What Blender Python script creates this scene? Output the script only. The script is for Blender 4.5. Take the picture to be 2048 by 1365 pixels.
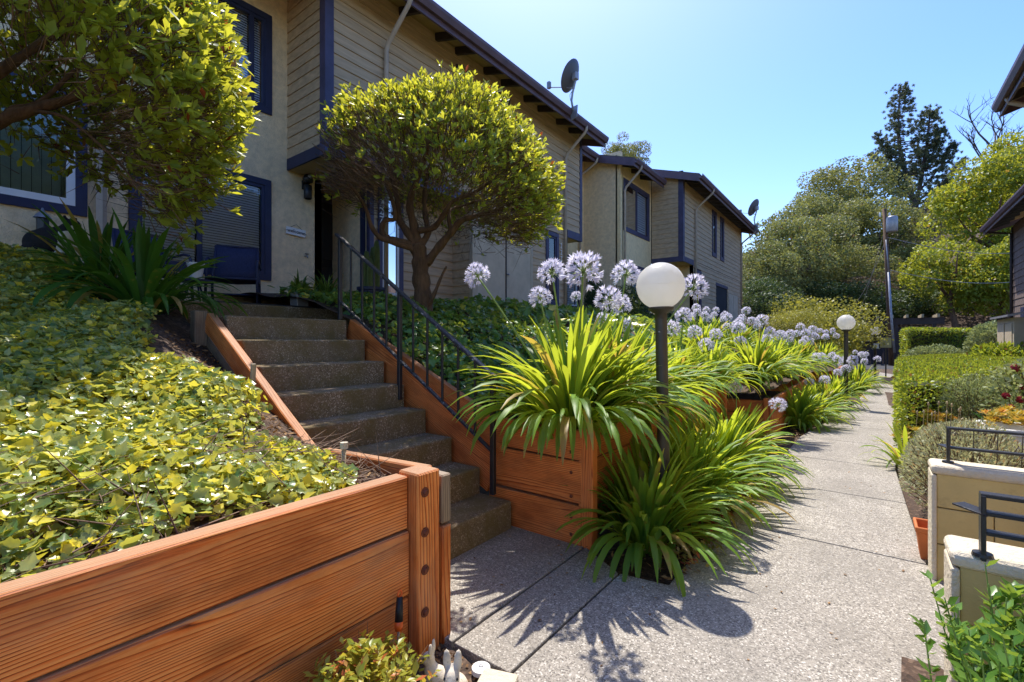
import bpy, bmesh, math, random
import numpy as np
from mathutils import Vector, Matrix

random.seed(7)
rng = np.random.default_rng(11)
scene = bpy.context.scene
for o in list(bpy.data.objects):
    bpy.data.objects.remove(o)
COL = scene.collection
rad = math.radians

# ------------------------------------------------------------------ camera, sky, sun, exposure
EYE = 1.28
YAW = rad(37.3)
FPX = 939.0                                  # focal length in pixels of the 2048 px wide photograph
cam_d = bpy.data.cameras.new('camera')
cam_d.sensor_width = 36.0
cam_d.lens = FPX / 2048.0 * 36.0
cam_d.clip_start = 0.05
cam_d.clip_end = 2000.0
cam = bpy.data.objects.new('camera', cam_d)
COL.objects.link(cam)
cam.location = (0, 0, EYE)
cam.rotation_euler = (rad(90), 0, YAW)
scene.camera = cam

SUN_AZ = rad(-36.5)                          # clockwise from +Y
SUN_EL = rad(62.3)
world = bpy.data.worlds.new('World')
scene.world = world
world.use_nodes = True
wn = world.node_tree
bg = wn.nodes['Background']
sky = wn.nodes.new('ShaderNodeTexSky')
sky.sky_type = 'NISHITA'
sky.sun_disc = False
sky.sun_elevation = SUN_EL
sky.sun_rotation = SUN_AZ
sky.air_density = 1.0
sky.dust_density = 0.8
sky.ozone_density = 1.5
hs = wn.nodes.new('ShaderNodeHueSaturation')     # the whole sky a little more saturated, as the photograph renders it
hs.inputs['Saturation'].default_value = 1.34
hs.inputs['Hue'].default_value = 0.513
wn.links.new(sky.outputs[0], hs.inputs['Color'])
wn.links.new(hs.outputs[0], bg.inputs[0])
bg.inputs[1].default_value = 0.108
sun_d = bpy.data.lights.new('sun', 'SUN')
sun_d.energy = 2.45
sun_d.angle = rad(0.55)
sun_d.color = (1.0, 0.94, 0.85)
sun = bpy.data.objects.new('sun', sun_d)
COL.objects.link(sun)
S = Vector((math.sin(SUN_AZ) * math.cos(SUN_EL), math.cos(SUN_AZ) * math.cos(SUN_EL), math.sin(SUN_EL)))
sun.rotation_euler = S.to_track_quat('Z', 'Y').to_euler()
sun.location = (0, 0, 30)
vs = scene.view_settings
vs.view_transform = 'Standard'
vs.look = 'None'
vs.exposure = 1.52
vs.gamma = 1.0
scene.cycles.use_denoising = True
scene.cycles.max_bounces = 10
scene.cycles.diffuse_bounces = 6
scene.cycles.transparent_max_bounces = 12
scene.cycles.caustics_reflective = False
scene.cycles.caustics_refractive = False

# ------------------------------------------------------------------ helpers
FD = Vector((-math.sin(YAW), math.cos(YAW), 0))
RD = Vector((math.cos(YAW), math.sin(YAW), 0))

def P(u, v, t=None, X=None, Y=None, Z=None):
    """photo pixel -> place, given its depth or the plane it lies on"""
    d = FD + RD * ((u - 1024) / FPX) + Vector((0, 0, (682.5 - v) / FPX))
    if X is not None: t = X / d.x
    elif Y is not None: t = Y / d.y
    elif Z is not None: t = (Z - EYE) / d.z
    return Vector((0, 0, EYE)) + d * t

def WM(o):
    m = o.matrix_basis.copy()
    if o.parent:
        m = WM(o.parent) @ o.matrix_parent_inverse @ m
    return m

def adopt(o, parent):
    if parent is not None:
        o.parent = parent
        o.matrix_parent_inverse = WM(parent).inverted()
    return o

def tag(o, label=None, cat=None, group=None, kind=None):
    if label: o['label'] = label
    if cat: o['category'] = cat
    if group: o['group'] = group
    if kind: o['kind'] = kind
    return o

def thing(name, label, cat, loc=(0, 0, 0), group=None):
    o = bpy.data.objects.new(name, None)
    o.empty_display_size = 0.1
    COL.objects.link(o)
    o.location = loc
    return tag(o, label, cat, group)

def link(name, me, parent=None, loc=None):
    o = bpy.data.objects.new(name, me)
    COL.objects.link(o)
    if loc is not None: o.location = loc
    return adopt(o, parent)

def copy_tree(o, parent=None):
    c = o.copy()
    COL.objects.link(c)
    if parent is not None:
        c.parent = parent
        c.matrix_parent_inverse = o.matrix_parent_inverse.copy()
    for ch in [k for k in bpy.data.objects if k.parent == o]:
        copy_tree(ch, c)
    return c

class MB:
    def __init__(s):
        s.v = []; s.f = []; s.m = []
    def add(s, vs, fs, mi=0):
        b = len(s.v)
        s.v.extend([tuple(x) for x in vs])
        s.f.extend([tuple(b + i for i in f) for f in fs])
        s.m.extend([mi] * len(fs))
        return s
    def box(s, x0, x1, y0, y1, z0, z1, mi=0):
        v = [(x, y, z) for x in (x0, x1) for y in (y0, y1) for z in (z0, z1)]
        return s.add(v, [(0, 1, 3, 2), (4, 6, 7, 5), (0, 4, 5, 1), (2, 3, 7, 6), (0, 2, 6, 4), (1, 5, 7, 3)], mi)
    def bar(s, a, b, w, h, up=(0, 0, 1), mi=0):
        a = Vector(a); b = Vector(b); d = (b - a).normalized(); up = Vector(up)
        sd = d.cross(up)
        if sd.length < 1e-4: sd = d.cross(Vector((0, 1, 0)))
        sd.normalize(); uu = sd.cross(d)
        v = [p + sd * (w / 2 * i) + uu * (h / 2 * j) for p in (a, b) for i in (-1, 1) for j in (-1, 1)]
        return s.add(v, [(0, 1, 3, 2), (4, 6, 7, 5), (0, 4, 5, 1), (2, 3, 7, 6), (0, 2, 6, 4), (1, 5, 7, 3)], mi)
    def tube(s, pts, r, n=8, cap=True, mi=0):
        pts = [Vector(p) for p in pts]
        if not hasattr(r, '__len__'): r = [r] * len(pts)
        vs = []; fs = []; prev = None
        for i, p in enumerate(pts):
            d = (pts[min(i + 1, len(pts) - 1)] - pts[max(i - 1, 0)])
            d = d.normalized() if d.length > 1e-9 else Vector((0, 0, 1))
            if prev is None:
                ref = Vector((0, 0, 1)) if abs(d.z) < 0.9 else Vector((1, 0, 0))
                e1 = d.cross(ref).normalized()
            else:
                e1 = (prev - d * prev.dot(d)).normalized()
            prev = e1; e2 = d.cross(e1)
            for k in range(n):
                a = 2 * math.pi * k / n
                vs.append(p + (e1 * math.cos(a) + e2 * math.sin(a)) * r[i])
        for i in range(len(pts) - 1):
            for k in range(n):
                k2 = (k + 1) % n
                fs.append((i * n + k, i * n + k2, (i + 1) * n + k2, (i + 1) * n + k))
        if cap:
            fs.append(tuple(range(n))[::-1]); fs.append(tuple((len(pts) - 1) * n + k for k in range(n)))
        return s.add(vs, fs, mi)
    def lathe(s, prof, c=(0, 0, 0), n=24, mi=0):
        c = Vector(c); vs = []; fs = []
        for (r, z) in prof:
            for k in range(n):
                a = 2 * math.pi * k / n
                vs.append((c.x + r * math.cos(a), c.y + r * math.sin(a), c.z + z))
        for i in range(len(prof) - 1):
            for k in range(n):
                k2 = (k + 1) % n
                fs.append((i * n + k, i * n + k2, (i + 1) * n + k2, (i + 1) * n + k))
        return s.add(vs, fs, mi)
    def ball(s, c, r, n=16, m=10, mi=0):
        rx, ry, rz = r if hasattr(r, '__len__') else (r, r, r)
        c = Vector(c); vs = []; fs = []
        for i in range(m + 1):
            th = math.pi * i / m
            for k in range(n):
                a = 2 * math.pi * k / n
                vs.append((c.x + rx * math.sin(th) * math.cos(a), c.y + ry * math.sin(th) * math.sin(a), c.z - rz * math.cos(th)))
        for i in range(m):
            for k in range(n):
                k2 = (k + 1) % n
                fs.append((i * n + k, i * n + k2, (i + 1) * n + k2, (i + 1) * n + k))
        return s.add(vs, fs, mi)
    def prism(s, poly, z0, z1, mi=0):
        n = len(poly)
        vs = [(p[0], p[1], z0) for p in poly] + [(p[0], p[1], z1) for p in poly]
        fs = [tuple(range(n))[::-1], tuple(range(n, 2 * n))] + [(i, (i + 1) % n, n + (i + 1) % n, n + i) for i in range(n)]
        return s.add(vs, fs, mi)
    def mesh(s, name, mats, smooth=False, bevel=0.0, seg=2):
        me = bpy.data.meshes.new(name)
        me.from_pydata(s.v, [], s.f)
        mats = mats if isinstance(mats, (list, tuple)) else [mats]
        for m in mats: me.materials.append(m)
        if len(mats) > 1: me.polygons.foreach_set('material_index', s.m)
        bm = bmesh.new(); bm.from_mesh(me)
        bmesh.ops.remove_doubles(bm, verts=bm.verts, dist=1e-6)
        bmesh.ops.recalc_face_normals(bm, faces=bm.faces)
        if bevel:
            es = [e for e in bm.edges if len(e.link_faces) == 2 and e.calc_face_angle(0) > 0.6]
            bmesh.ops.bevel(bm, geom=es, offset=bevel, segments=seg, affect='EDGES', profile=0.5)
        bm.to_mesh(me); bm.free()
        if smooth:
            me.polygons.foreach_set('use_smooth', [True] * len(me.polygons))
        return me
    def build(s, name, mats, parent=None, smooth=False, bevel=0.0, loc=None, seg=2):
        return link(name, s.mesh(name, mats, smooth, bevel, seg), parent, loc)

_plank = {}
def plank(name, a, b, w, h, mat, parent=None, up=(0, 0, 1), bevel=0.006):
    """squared timber from a to b: local X along its length, Y across (w), Z up (h)"""
    a = Vector(a); b = Vector(b); d = b - a; L = d.length; d.normalize()
    up = Vector(up); sd = up.cross(d).normalized(); uu = d.cross(sd)
    key = (round(L, 3), round(w, 4), round(h, 4), mat.name, bevel)
    if key not in _plank:
        _plank[key] = MB().box(-L / 2, L / 2, -w / 2, w / 2, -h / 2, h / 2).mesh(name, mat, bevel=bevel, seg=1)
    o = bpy.data.objects.new(name, _plank[key]); COL.objects.link(o)
    m = Matrix((d, sd, uu)).transposed().to_4x4(); m.translation = (a + b) / 2
    o.matrix_basis = m
    return adopt(o, parent)

# vectorised leaf baking ------------------------------------------------
def unit(a):
    return a / np.maximum(np.linalg.norm(a, axis=1, keepdims=True), 1e-9)

def rand_dirs(n):
    return unit(rng.normal(size=(n, 3)))

def bake(name, mat, pos, xd, up, size, tpl, tint=None, parent=None, smooth=False):
    """one mesh of many copies of a small template: x along xd, z near up"""
    tv, tf = tpl
    tv = np.asarray(tv, float)
    n = len(pos); k = len(tv)
    xd = unit(np.asarray(xd, float)); yd = np.cross(np.asarray(up, float), xd)
    bad = np.linalg.norm(yd, axis=1) < 1e-5
    if bad.any(): yd[bad] = np.cross(np.array([0.31, 0.52, 0.8]), xd[bad])
    yd = unit(yd); zd = np.cross(xd, yd)
    size = np.asarray(size, float)
    if size.ndim == 1: size = np.repeat(size[:, None], 3, 1)
    V = (pos[:, None, :] + xd[:, None, :] * (tv[None, :, 0:1] * size[:, None, 0:1])
         + yd[:, None, :] * (tv[None, :, 1:2] * size[:, None, 1:2]) + zd[:, None, :] * (tv[None, :, 2:3] * size[:, None, 2:3]))
    V = V.reshape(-1, 3)
    ls = np.array([len(f) for f in tf]); fl = np.concatenate([np.array(f) for f in tf])
    loops = (fl[None, :] + (np.arange(n) * k)[:, None]).ravel()
    tot = np.tile(ls, n); start = np.concatenate([[0], np.cumsum(tot)[:-1]])
    me = bpy.data.meshes.new(name)
    me.vertices.add(len(V)); me.vertices.foreach_set('co', V.ravel().astype(np.float32))
    me.loops.add(len(loops)); me.loops.foreach_set('vertex_index', loops.astype(np.int32))
    me.polygons.add(len(tot)); me.polygons.foreach_set('loop_start', start.astype(np.int32))
    me.update(calc_edges=True)
    if smooth: me.polygons.foreach_set('use_smooth', np.ones(len(tot), bool))
    a = me.attributes.new('tint', 'FLOAT', 'POINT')
    if tint is None: tint = rng.random(n)
    a.data.foreach_set('value', np.repeat(np.asarray(tint, float), k).astype(np.float32))
    me.materials.append(mat)
    if parent is False: return me
    o = link(name, me, parent)
    o['kind'] = 'stuff'
    return o

T_OVAL = ([(0, 0, 0), (.5, 0, -.05), (1, 0, .0), (.5, .27, .04), (.5, -.27, .04)], [(0, 1, 3), (1, 2, 3), (0, 4, 1), (1, 4, 2)])
T_SPOON = ([(0, 0, 0), (.6, 0, -.04), (1, 0, .02), (.62, .2, .03), (.62, -.2, .03)], [(0, 1, 3), (1, 2, 3), (0, 4, 1), (1, 4, 2)])
T_LANCE = ([(0, 0, 0), (.4, 0, -.03), (1, 0, -.05), (.4, .15, .03), (.4, -.15, .03)], [(0, 1, 3), (1, 2, 3), (0, 4, 1), (1, 4, 2)])
T_CARD = ([(-.5, 0, 0), (0, -.36, .05), (.5, 0, 0), (0, .36, .05)], [(0, 1, 2, 3)])
_ivy = [(-.14, .0), (-.16, .22), (.0, .40), (.14, .34), (.34, .52), (.48, .30), (.70, .20), (1, 0), (.70, -.20), (.48, -.30), (.34, -.52), (.14, -.34), (.0, -.40), (-.16, -.22)]
T_IVY = ([(.2, 0, -.07)] + [(x, y, .13 * abs(y) - .10 * max(0, x - .5)) for x, y in _ivy],
         [(0, 1 + i, 1 + (i + 1) % len(_ivy)) for i in range(len(_ivy))])
T_TWIG = ([(0, .5, -.3), (0, -.5, -.3), (0, 0, .55), (.5, .35, .1), (.5, -.25, .1), (.5, .05, .6), (1, .1, -.05), (1, -.1, -.05), (1, 0, .1)],
          [(0, 1, 4, 3), (1, 2, 5, 4), (2, 0, 3, 5), (3, 4, 7, 6), (4, 5, 8, 7), (5, 3, 6, 8)])

# ------------------------------------------------------------------ materials
class NT:
    def __init__(s, name):
        s.m = bpy.data.materials.new(name); s.m.use_nodes = True
        s.nt = s.m.node_tree; s.nt.nodes.clear()
        s.out = s.n('ShaderNodeOutputMaterial')
    def n(s, t, **kw):
        nd = s.nt.nodes.new(t)
        for k, v in kw.items():
            if k.startswith('i_'):
                key = k[2:]; key = int(key) if key.isdigit() else key.replace('_', ' ')
                nd.inputs[key].default_value = v
            else: setattr(nd, k, v)
        return nd
    def l(s, a, b): s.nt.links.new(a, b); return s
    def coord(s, scale=(1, 1, 1), rnd=0.0):
        tc = s.n('ShaderNodeTexCoord'); mp = s.n('ShaderNodeMapping'); mp.inputs['Scale'].default_value = scale
        s.l(tc.outputs['Object'], mp.inputs['Vector'])
        if rnd:
            oi = s.n('ShaderNodeObjectInfo'); mu = s.n('ShaderNodeMath', operation='MULTIPLY', i_1=rnd)
            s.l(oi.outputs['Random'], mu.inputs[0]); s.l(mu.outputs[0], mp.inputs['Location'])
        return mp.outputs['Vector']
    def noise(s, vec, scale, detail=4, rough=.55, dist=0):
        nd = s.n('ShaderNodeTexNoise'); nd.inputs['Scale'].default_value = scale; nd.inputs['Detail'].default_value = detail
        nd.inputs['Roughness'].default_value = rough; nd.inputs['Distortion'].default_value = dist
        s.l(vec, nd.inputs['Vector']); return nd.outputs['Fac']
    def ramp(s, fac, stops):
        r = s.n('ShaderNodeValToRGB'); e = r.color_ramp.elements
        while len(e) < len(stops): e.new(.5)
        for i, (p, c) in enumerate(stops):
            e[i].position = p; e[i].color = (*c, 1) if len(c) == 3 else c
        s.l(fac, r.inputs[0]); return r.outputs[0]
    def mix(s, fac, a, b, mode='MIX'):
        m = s.n('ShaderNodeMix', data_type='RGBA', blend_type=mode)
        for val, idx in ((fac, 0), (a, 6), (b, 7)):
            if hasattr(val, 'is_linked'): s.l(val, m.inputs[idx])
            else: m.inputs[idx].default_value = (*val, 1) if hasattr(val, '__len__') else val
        return m.outputs[2]
    def math(s, op, a, b=0.0, clamp=False):
        m = s.n('ShaderNodeMath', operation=op, use_clamp=clamp)
        for val, idx in ((a, 0), (b, 1)):
            if hasattr(val, 'is_linked'): s.l(val, m.inputs[idx])
            else: m.inputs[idx].default_value = val
        return m.outputs[0]
    def bump(s, h, strength=.3, dist=.01):
        b = s.n('ShaderNodeBump'); b.inputs['Strength'].default_value = strength; b.inputs['Distance'].default_value = dist
        s.l(h, b.inputs['Height']); return b.outputs[0]
    def pbr(s, col, rough=.7, normal=None, metal=0, spec=.5, **kw):
        p = s.n('ShaderNodeBsdfPrincipled')
        if hasattr(col, 'is_linked'): s.l(col, p.inputs['Base Color'])
        else: p.inputs['Base Color'].default_value = (*col, 1)
        if hasattr(rough, 'is_linked'): s.l(rough, p.inputs['Roughness'])
        else: p.inputs['Roughness'].default_value = rough
        p.inputs['Metallic'].default_value = metal
        p.inputs['Specular IOR Level'].default_value = spec
        if normal is not None: s.l(normal, p.inputs['Normal'])
        return p.outputs[0]
    def done(s, sh): s.l(sh, s.out.inputs[0]); return s.m

def simple(name, col, rough=.7, var=.25, scale=6, bump=0, bscale=80, metal=0, spec=.4, stretch=(1, 1, 1), rnd=3.0, wear_shading=None, bdist=.004):
    t = NT(name); v = t.coord(stretch, rnd)
    nz = t.noise(v, scale, 6, .62)
    d = tuple(c * (1 - var) for c in col); l = tuple(min(1, c * (1 + var)) for c in col)
    c = t.ramp(nz, [(.3, d), (.7, l)])
    if wear_shading:
        c = t.mix(t.ramp(t.noise(v, scale * 3.1, 5, .7), [(.58, (0, 0, 0)), (.72, (1, 1, 1))]), c, wear_shading)
    nm = t.bump(t.noise(v, bscale, 3, .6), bump, bdist) if bump else None
    return t.done(t.pbr(c, rough, nm, metal, spec))

def wood_mat(name, dark, mid, light, weather=(.42, .34, .26), ringz=250.0, knots=True, rough=.6):
    t = NT(name)
    v = t.coord((1, 1, 1), 17.0)
    sx = t.n('ShaderNodeSeparateXYZ'); t.l(v, sx.inputs[0])
    low = t.noise(t.coord((.28, 3.2, 3.2), 17.0), 1.5, 2, .5, .2)
    mid_n = t.noise(t.coord((1.3, 14, 14), 17.0), 1.5, 3, .5, .2)
    rz = t.math('ADD', t.math('MULTIPLY', t.math('ADD', sx.outputs[2], t.math('MULTIPLY', sx.outputs[1], .9)), ringz), t.math('MULTIPLY', low, 46.0))
    rz = t.math('ADD', rz, t.math('MULTIPLY', mid_n, 5.0))
    saw = t.math('FRACT', t.math('MULTIPLY', rz, .30))          # slow pale spring wood, sharp dark line
    ring = t.ramp(saw, [(.0, (1, 1, 1)), (.55, (.75, .75, .75)), (.86, (.12, .12, .12)), (.93, (0, 0, 0)), (1.0, (.9, .9, .9))])
    fib = t.noise(t.coord((2.2, 95, 95), 17.0), 3.0, 4, .75)
    amt = t.ramp(t.noise(t.coord((.8, 6, 6), 17.0), 2.0, 3, .6), [(.3, (.42, .42, .42)), (.7, (.95, .95, .95))])
    f = t.math('ADD', t.math('MULTIPLY', t.math('SUBTRACT', ring, .5), amt), t.math('ADD', .12, t.math('MULTIPLY', fib, .78)))
    col = t.ramp(f, [(.12, dark), (.45, mid), (.85, light)])
    blot = t.noise(t.coord((1.1, 3.0, 3.0), 17.0), 2.2, 5, .65)
    col = t.mix(t.ramp(blot, [(.42, (.0, .0, .0)), (.72, (.8, .8, .8))]), col, tuple(c * .42 for c in mid), 'MIX')
    if knots:
        vo = t.n('ShaderNodeTexVoronoi'); vo.inputs['Scale'].default_value = 1.0
        t.l(t.coord((1.5, 3.6, 3.6), 17.0), vo.inputs['Vector'])
        kn = t.ramp(vo.outputs['Distance'], [(.04, (1, 1, 1)), (.08, (.6, .6, .6)), (.17, (0, 0, 0))])
        col = t.mix(t.math('MULTIPLY', kn, .8), col, tuple(c * .5 for c in dark))
    gr = t.ramp(t.noise(t.coord((.7, 2.0, 2.0), 31.0), 1.7, 6, .7), [(.47, (0, 0, 0)), (.70, (.5, .5, .5))])
    col = t.mix(t.math('MULTIPLY', gr, t.ramp(fib, [(.35, (.3, .3, .3)), (.6, (1, 1, 1))])), col, tuple(c * .85 for c in weather))
    ge = t.n('ShaderNodeNewGeometry'); sn = t.n('ShaderNodeSeparateXYZ'); t.l(ge.outputs['Normal'], sn.inputs[0])
    topm = t.ramp(sn.outputs[2], [(.6, (0, 0, 0)), (.95, (1, 1, 1))])
    wn_ = t.ramp(fib, [(.3, (.5, .5, .5)), (.7, (.97, .97, .97))])
    wcol = t.ramp(fib, [(.3, tuple(c * .5 for c in weather)), (.7, weather)])
    col = t.mix(t.math('MULTIPLY', topm, wn_), col, wcol)
    nm = t.bump(f, .6, .003)
    return t.done(t.pbr(col, rough, nm, 0, .3))

def aggregate_mat(name, base, dark, light, scale=150, stain=.3, moss=None, rough=.85, bump=.35):
    t = NT(name); v = t.coord()
    vo = t.n('ShaderNodeTexVoronoi'); vo.inputs['Scale'].default_value = scale; t.l(v, vo.inputs['Vector'])
    sp = t.n('ShaderNodeSeparateColor'); t.l(vo.outputs['Color'], sp.inputs[0])
    col = t.ramp(sp.outputs[0], [(.0, dark), (.22, tuple((a + b) / 2 for a, b in zip(dark, base))), (.45, base), (.8, base), (1.0, light)])
    big = t.noise(v, 1.7, 6, .65)
    col = t.mix(t.ramp(big, [(.35, (stain,) * 3), (.68, (0, 0, 0))]), col, tuple(c * .45 for c in base), 'MIX')
    fine = t.noise(v, 30, 4, .7)
    col = t.mix(.22, col, t.ramp(fine, [(.3, tuple(c * .5 for c in base)), (.7, tuple(min(1, c * 1.4) for c in base))]))
    if moss:
        col = t.mix(t.ramp(t.noise(v, 5.5, 7, .7), [(.42, (0, 0, 0)), (.62, (.85, .85, .85))]), col, moss)
    nm = t.bump(t.math('ADD', vo.outputs['Distance'], t.math('MULTIPLY', fine, .4)), bump, .004)
    return t.done(t.pbr(col, rough, nm, 0, .3))

def leaf_mat(name, dark, light, trans, amount=.45, rough=.45, odd=None, spec=.4, oddp=.9):
    t = NT(name)
    at = t.n('ShaderNodeAttribute', attribute_name='tint')
    fac = at.outputs['Fac']
    stops = [(0, dark), (oddp - .08, light)]
    tst = [(0, tuple(c * .7 for c in trans)), (oddp - .08, trans)]
    if odd:
        stops += [(oddp, odd), (1, odd)]; tst += [(oddp, odd), (1, odd)]
    c = t.ramp(fac, stops)
    tr = t.n('ShaderNodeBsdfTranslucent'); t.l(t.ramp(fac, tst), tr.inputs[0])
    mx = t.n('ShaderNodeMixShader'); mx.inputs[0].default_value = amount
    t.l(t.pbr(c, rough, None, 0, spec), mx.inputs[1]); t.l(tr.outputs[0], mx.inputs[2])
    return t.done(mx.outputs[0])

def strap_mat(name, dark, light, trans, amount=.5, rough=.35):
    """strap leaves that are objects of their own vary by object"""
    t = NT(name)
    oi = t.n('ShaderNodeObjectInfo'); at = t.n('ShaderNodeAttribute', attribute_name='tint')
    fac = t.math('FRACT', t.math('ADD', oi.outputs['Random'], at.outputs['Fac']))
    fac = t.math('ADD', t.math('MULTIPLY', fac, .8), t.math('MULTIPLY', t.noise(t.coord((3, 3, 3), 5), 4), .2))
    c = t.ramp(fac, [(0, dark), (.82, light), (.86, (.45, .34, .07)), (.9, (.36, .24, .08))])
    tr = t.n('ShaderNodeBsdfTranslucent'); t.l(t.ramp(fac, [(0, tuple(x * .6 for x in trans)), (.82, trans), (.88, (.6, .42, .06))]), tr.inputs[0])
    mx = t.n('ShaderNodeMixShader'); mx.inputs[0].default_value = amount
    t.l(t.pbr(c, rough + .08, None, 0, .32), mx.inputs[1]); t.l(tr.outputs[0], mx.inputs[2])
    return t.done(mx.outputs[0])

def glass_mat(name, tint=(.9, .95, 1.0)):
    t = NT(name)
    tp = t.n('ShaderNodeBsdfTransparent'); tp.inputs[0].default_value = (*[c * .97 for c in tint], 1)
    gl = t.n('ShaderNodeBsdfGlossy'); gl.inputs['Roughness'].default_value = .02
    fr = t.n('ShaderNodeFresnel'); fr.inputs[0].default_value = 1.6
    mx = t.n('ShaderNodeMixShader')
    t.l(t.math('ADD', fr.outputs[0], .06, True), mx.inputs[0]); t.l(tp.outputs[0], mx.inputs[1]); t.l(gl.outputs[0], mx.inputs[2])
    return t.done(mx.outputs[0])

M = {}
M['stucco'] = simple('stucco', (.84, .65, .40), .9, .16, 11, 1.0, 60, wear_shading=(.62, .49, .31), rnd=0, bdist=.012)  # finer second tone paints the shading of the plaster's relief
M['stucco_lit'] = simple('stucco_lit', (.86, .665, .37), .9, .12, 9, .8, 55, rnd=0, bdist=.012)  # lit copy of the stucco; the shaded return keeps the darker one
M['siding'] = simple('siding', (.49, .35, .21), .75, .24, 7, .35, 40, stretch=(1, .25, 3), rnd=4)
M['trim'] = simple('trim', (.062, .054, .105), .55, .25, 5, .15, 60)
M['navy'] = simple('navy', (.022, .027, .070), .5, .2, 5, .1, 60)
M['fascia'] = simple('fascia', (.12, .075, .095), .5, .2, 4, .1, 40)
M['soffit'] = simple('soffit', (.52, .38, .19), .8, .15, 4, .2, 50)
M['rafter'] = simple('rafter', (.05, .038, .035), .7, .25, 6, .2, 40)
M['shingle'] = simple('shingle', (.10, .085, .075), .9, .35, 12, .6, 60)
M['downspout'] = simple('downspout', (.46, .37, .29), .55, .15, 5)
M['closet'] = simple('closet', (.52, .42, .29), .75, .12, 4, .15, 50)
M['white'] = simple('white_paint', (.78, .78, .76), .5, .06, 5)
M['blind'] = simple('blind', (.80, .84, .90), .6, .06, 5)
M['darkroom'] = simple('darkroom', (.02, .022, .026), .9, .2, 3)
M['black'] = simple('black_iron', (.018, .018, .021), .42, .3, 18, .3, 120, spec=.5)
M['worn_rail'] = simple('worn_rail', (.022, .022, .026), .42, .3, 14, .3, 120, spec=.5, wear_shading=(.45, .45, .44))
M['bronze'] = simple('bronze', (.048, .038, .027), .45, .3, 9, .2, 80, spec=.5)
M['glass'] = glass_mat('glass')
M['wood'] = wood_mat('wood', (.12, .022, .004), (.72, .155, .020), (.86, .33, .085), weather=(.46, .31, .19))
M['wood_red'] = wood_mat('wood_red', (.16, .026, .005), (.58, .13, .022), (.74, .25, .06), weather=(.40, .17, .07))
M['wood_old'] = wood_mat('wood_old', (.08, .055, .035), (.2, .13, .075), (.33, .24, .15), knots=False)
M['stake'] = wood_mat('stake', (.28, .21, .12), (.45, .35, .2), (.6, .48, .3), knots=False)
M['bark'] = simple('bark', (.125, .072, .042), .9, .45, 9, .9, 35, stretch=(2, 2, .4), rnd=0, bdist=.012)
M['bark_grey'] = simple('bark_grey', (.11, .09, .085), .9, .35, 5, .7, 20, rnd=0)
M['twig'] = leaf_mat('twig', (.10, .058, .034), (.24, .155, .10), (.1, .06, .04), .05, .8)
M['path'] = aggregate_mat('path', (.35, .315, .266), (.045, .04, .035), (.80, .75, .66), 160, .6)
M['step'] = aggregate_mat('step', (.28, .20, .112), (.05, .035, .022), (.78, .66, .50), 150, .75, moss=(.16, .115, .04), bump=.6)
M['soil'] = aggregate_mat('soil', (.085, .052, .034), (.02, .013, .01), (.24, .16, .11), 60, .4, bump=1.0)
M['asphalt'] = aggregate_mat('asphalt', (.05, .05, .055), (.02, .02, .02), (.12, .12, .12), 40, .3)
M['block'] = simple('block', (.56, .42, .17), .85, .14, 2.5, .5, 70, rnd=0, wear_shading=(.48, .35, .14))
M['cap'] = simple('cap', (.62, .54, .41), .9, .12, 4, .9, 45, rnd=0, bdist=.012)
M['terracotta'] = simple('terracotta', (.50, .15, .045), .75, .15, 6, .2, 60)
M['ceramic'] = simple('ceramic', (.72, .72, .70), .45, .1, 7, .5, 12, wear_shading=(.5, .5, .5), bdist=.02)
M['stone_white'] = simple('stone_white', (.62, .55, .44), .8, .2, 30, .4, 120, wear_shading=(.30, .25, .17))
M['metal_grey'] = simple('metal_grey', (.30, .30, .32), .45, .2, 6, metal=.4)
M['dish'] = simple('dish', (.10, .105, .13), .5, .15, 6)
M['fabric'] = simple('fabric', (.028, .034, .085), .85, .25, 60, .3, 300)
M['bolt'] = simple('bolt', (.16, .045, .022), .55, .3, 60, metal=.3)
M['orange'] = simple('orange_plastic', (.8, .14, .02), .35, .08, 8)
M['rubber'] = simple('rubber', (.015, .015, .016), .5, .2, 30)

# ------------------------------------------------------------------ the ground, hill and path
def sstep(a, b, x):
    t = np.clip((x - a) / (b - a), 0, 1); return t * t * (3 - 2 * t)

def hill_z(x, y):
    h = sstep(34, 78, y + np.clip(x, -60, 10) * .25) * 15 + sstep(78, 200, y) * 10
    return -.06 + h

xs = np.concatenate([np.linspace(-400, -40, 10), np.linspace(-36, 40, 39), np.linspace(50, 400, 9)])
ys = np.concatenate([np.linspace(-300, -10, 8), np.linspace(-4, 90, 60), np.linspace(100, 600, 12)])
g = MB(); gx, gy = np.meshgrid(xs, ys, indexing='ij'); gz = hill_z(gx, gy)
g.add(np.stack([gx, gy, gz], -1).reshape(-1, 3).tolist(),
      [(i * len(ys) + j, (i + 1) * len(ys) + j, (i + 1) * len(ys) + j + 1, i * len(ys) + j + 1) for i in range(len(xs) - 1) for j in range(len(ys) - 1)])
ground = tag(g.build('ground', M['soil'], smooth=True), kind='structure')

PL = [(-4, -1.12), (1.43, -1.12), (2.5, -.84), (7.4, -.74), (11.3, -.28), (20, .2), (27, .4)]
PR = [(-4, .45), (3.5, .45), (3.58, .26), (6.0, .2), (9.3, .38), (12.8, .55), (20, .85), (27, 1.1)]
def interp(tab, y):
    return float(np.interp(y, [a for a, _ in tab], [b for _, b in tab]))

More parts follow.
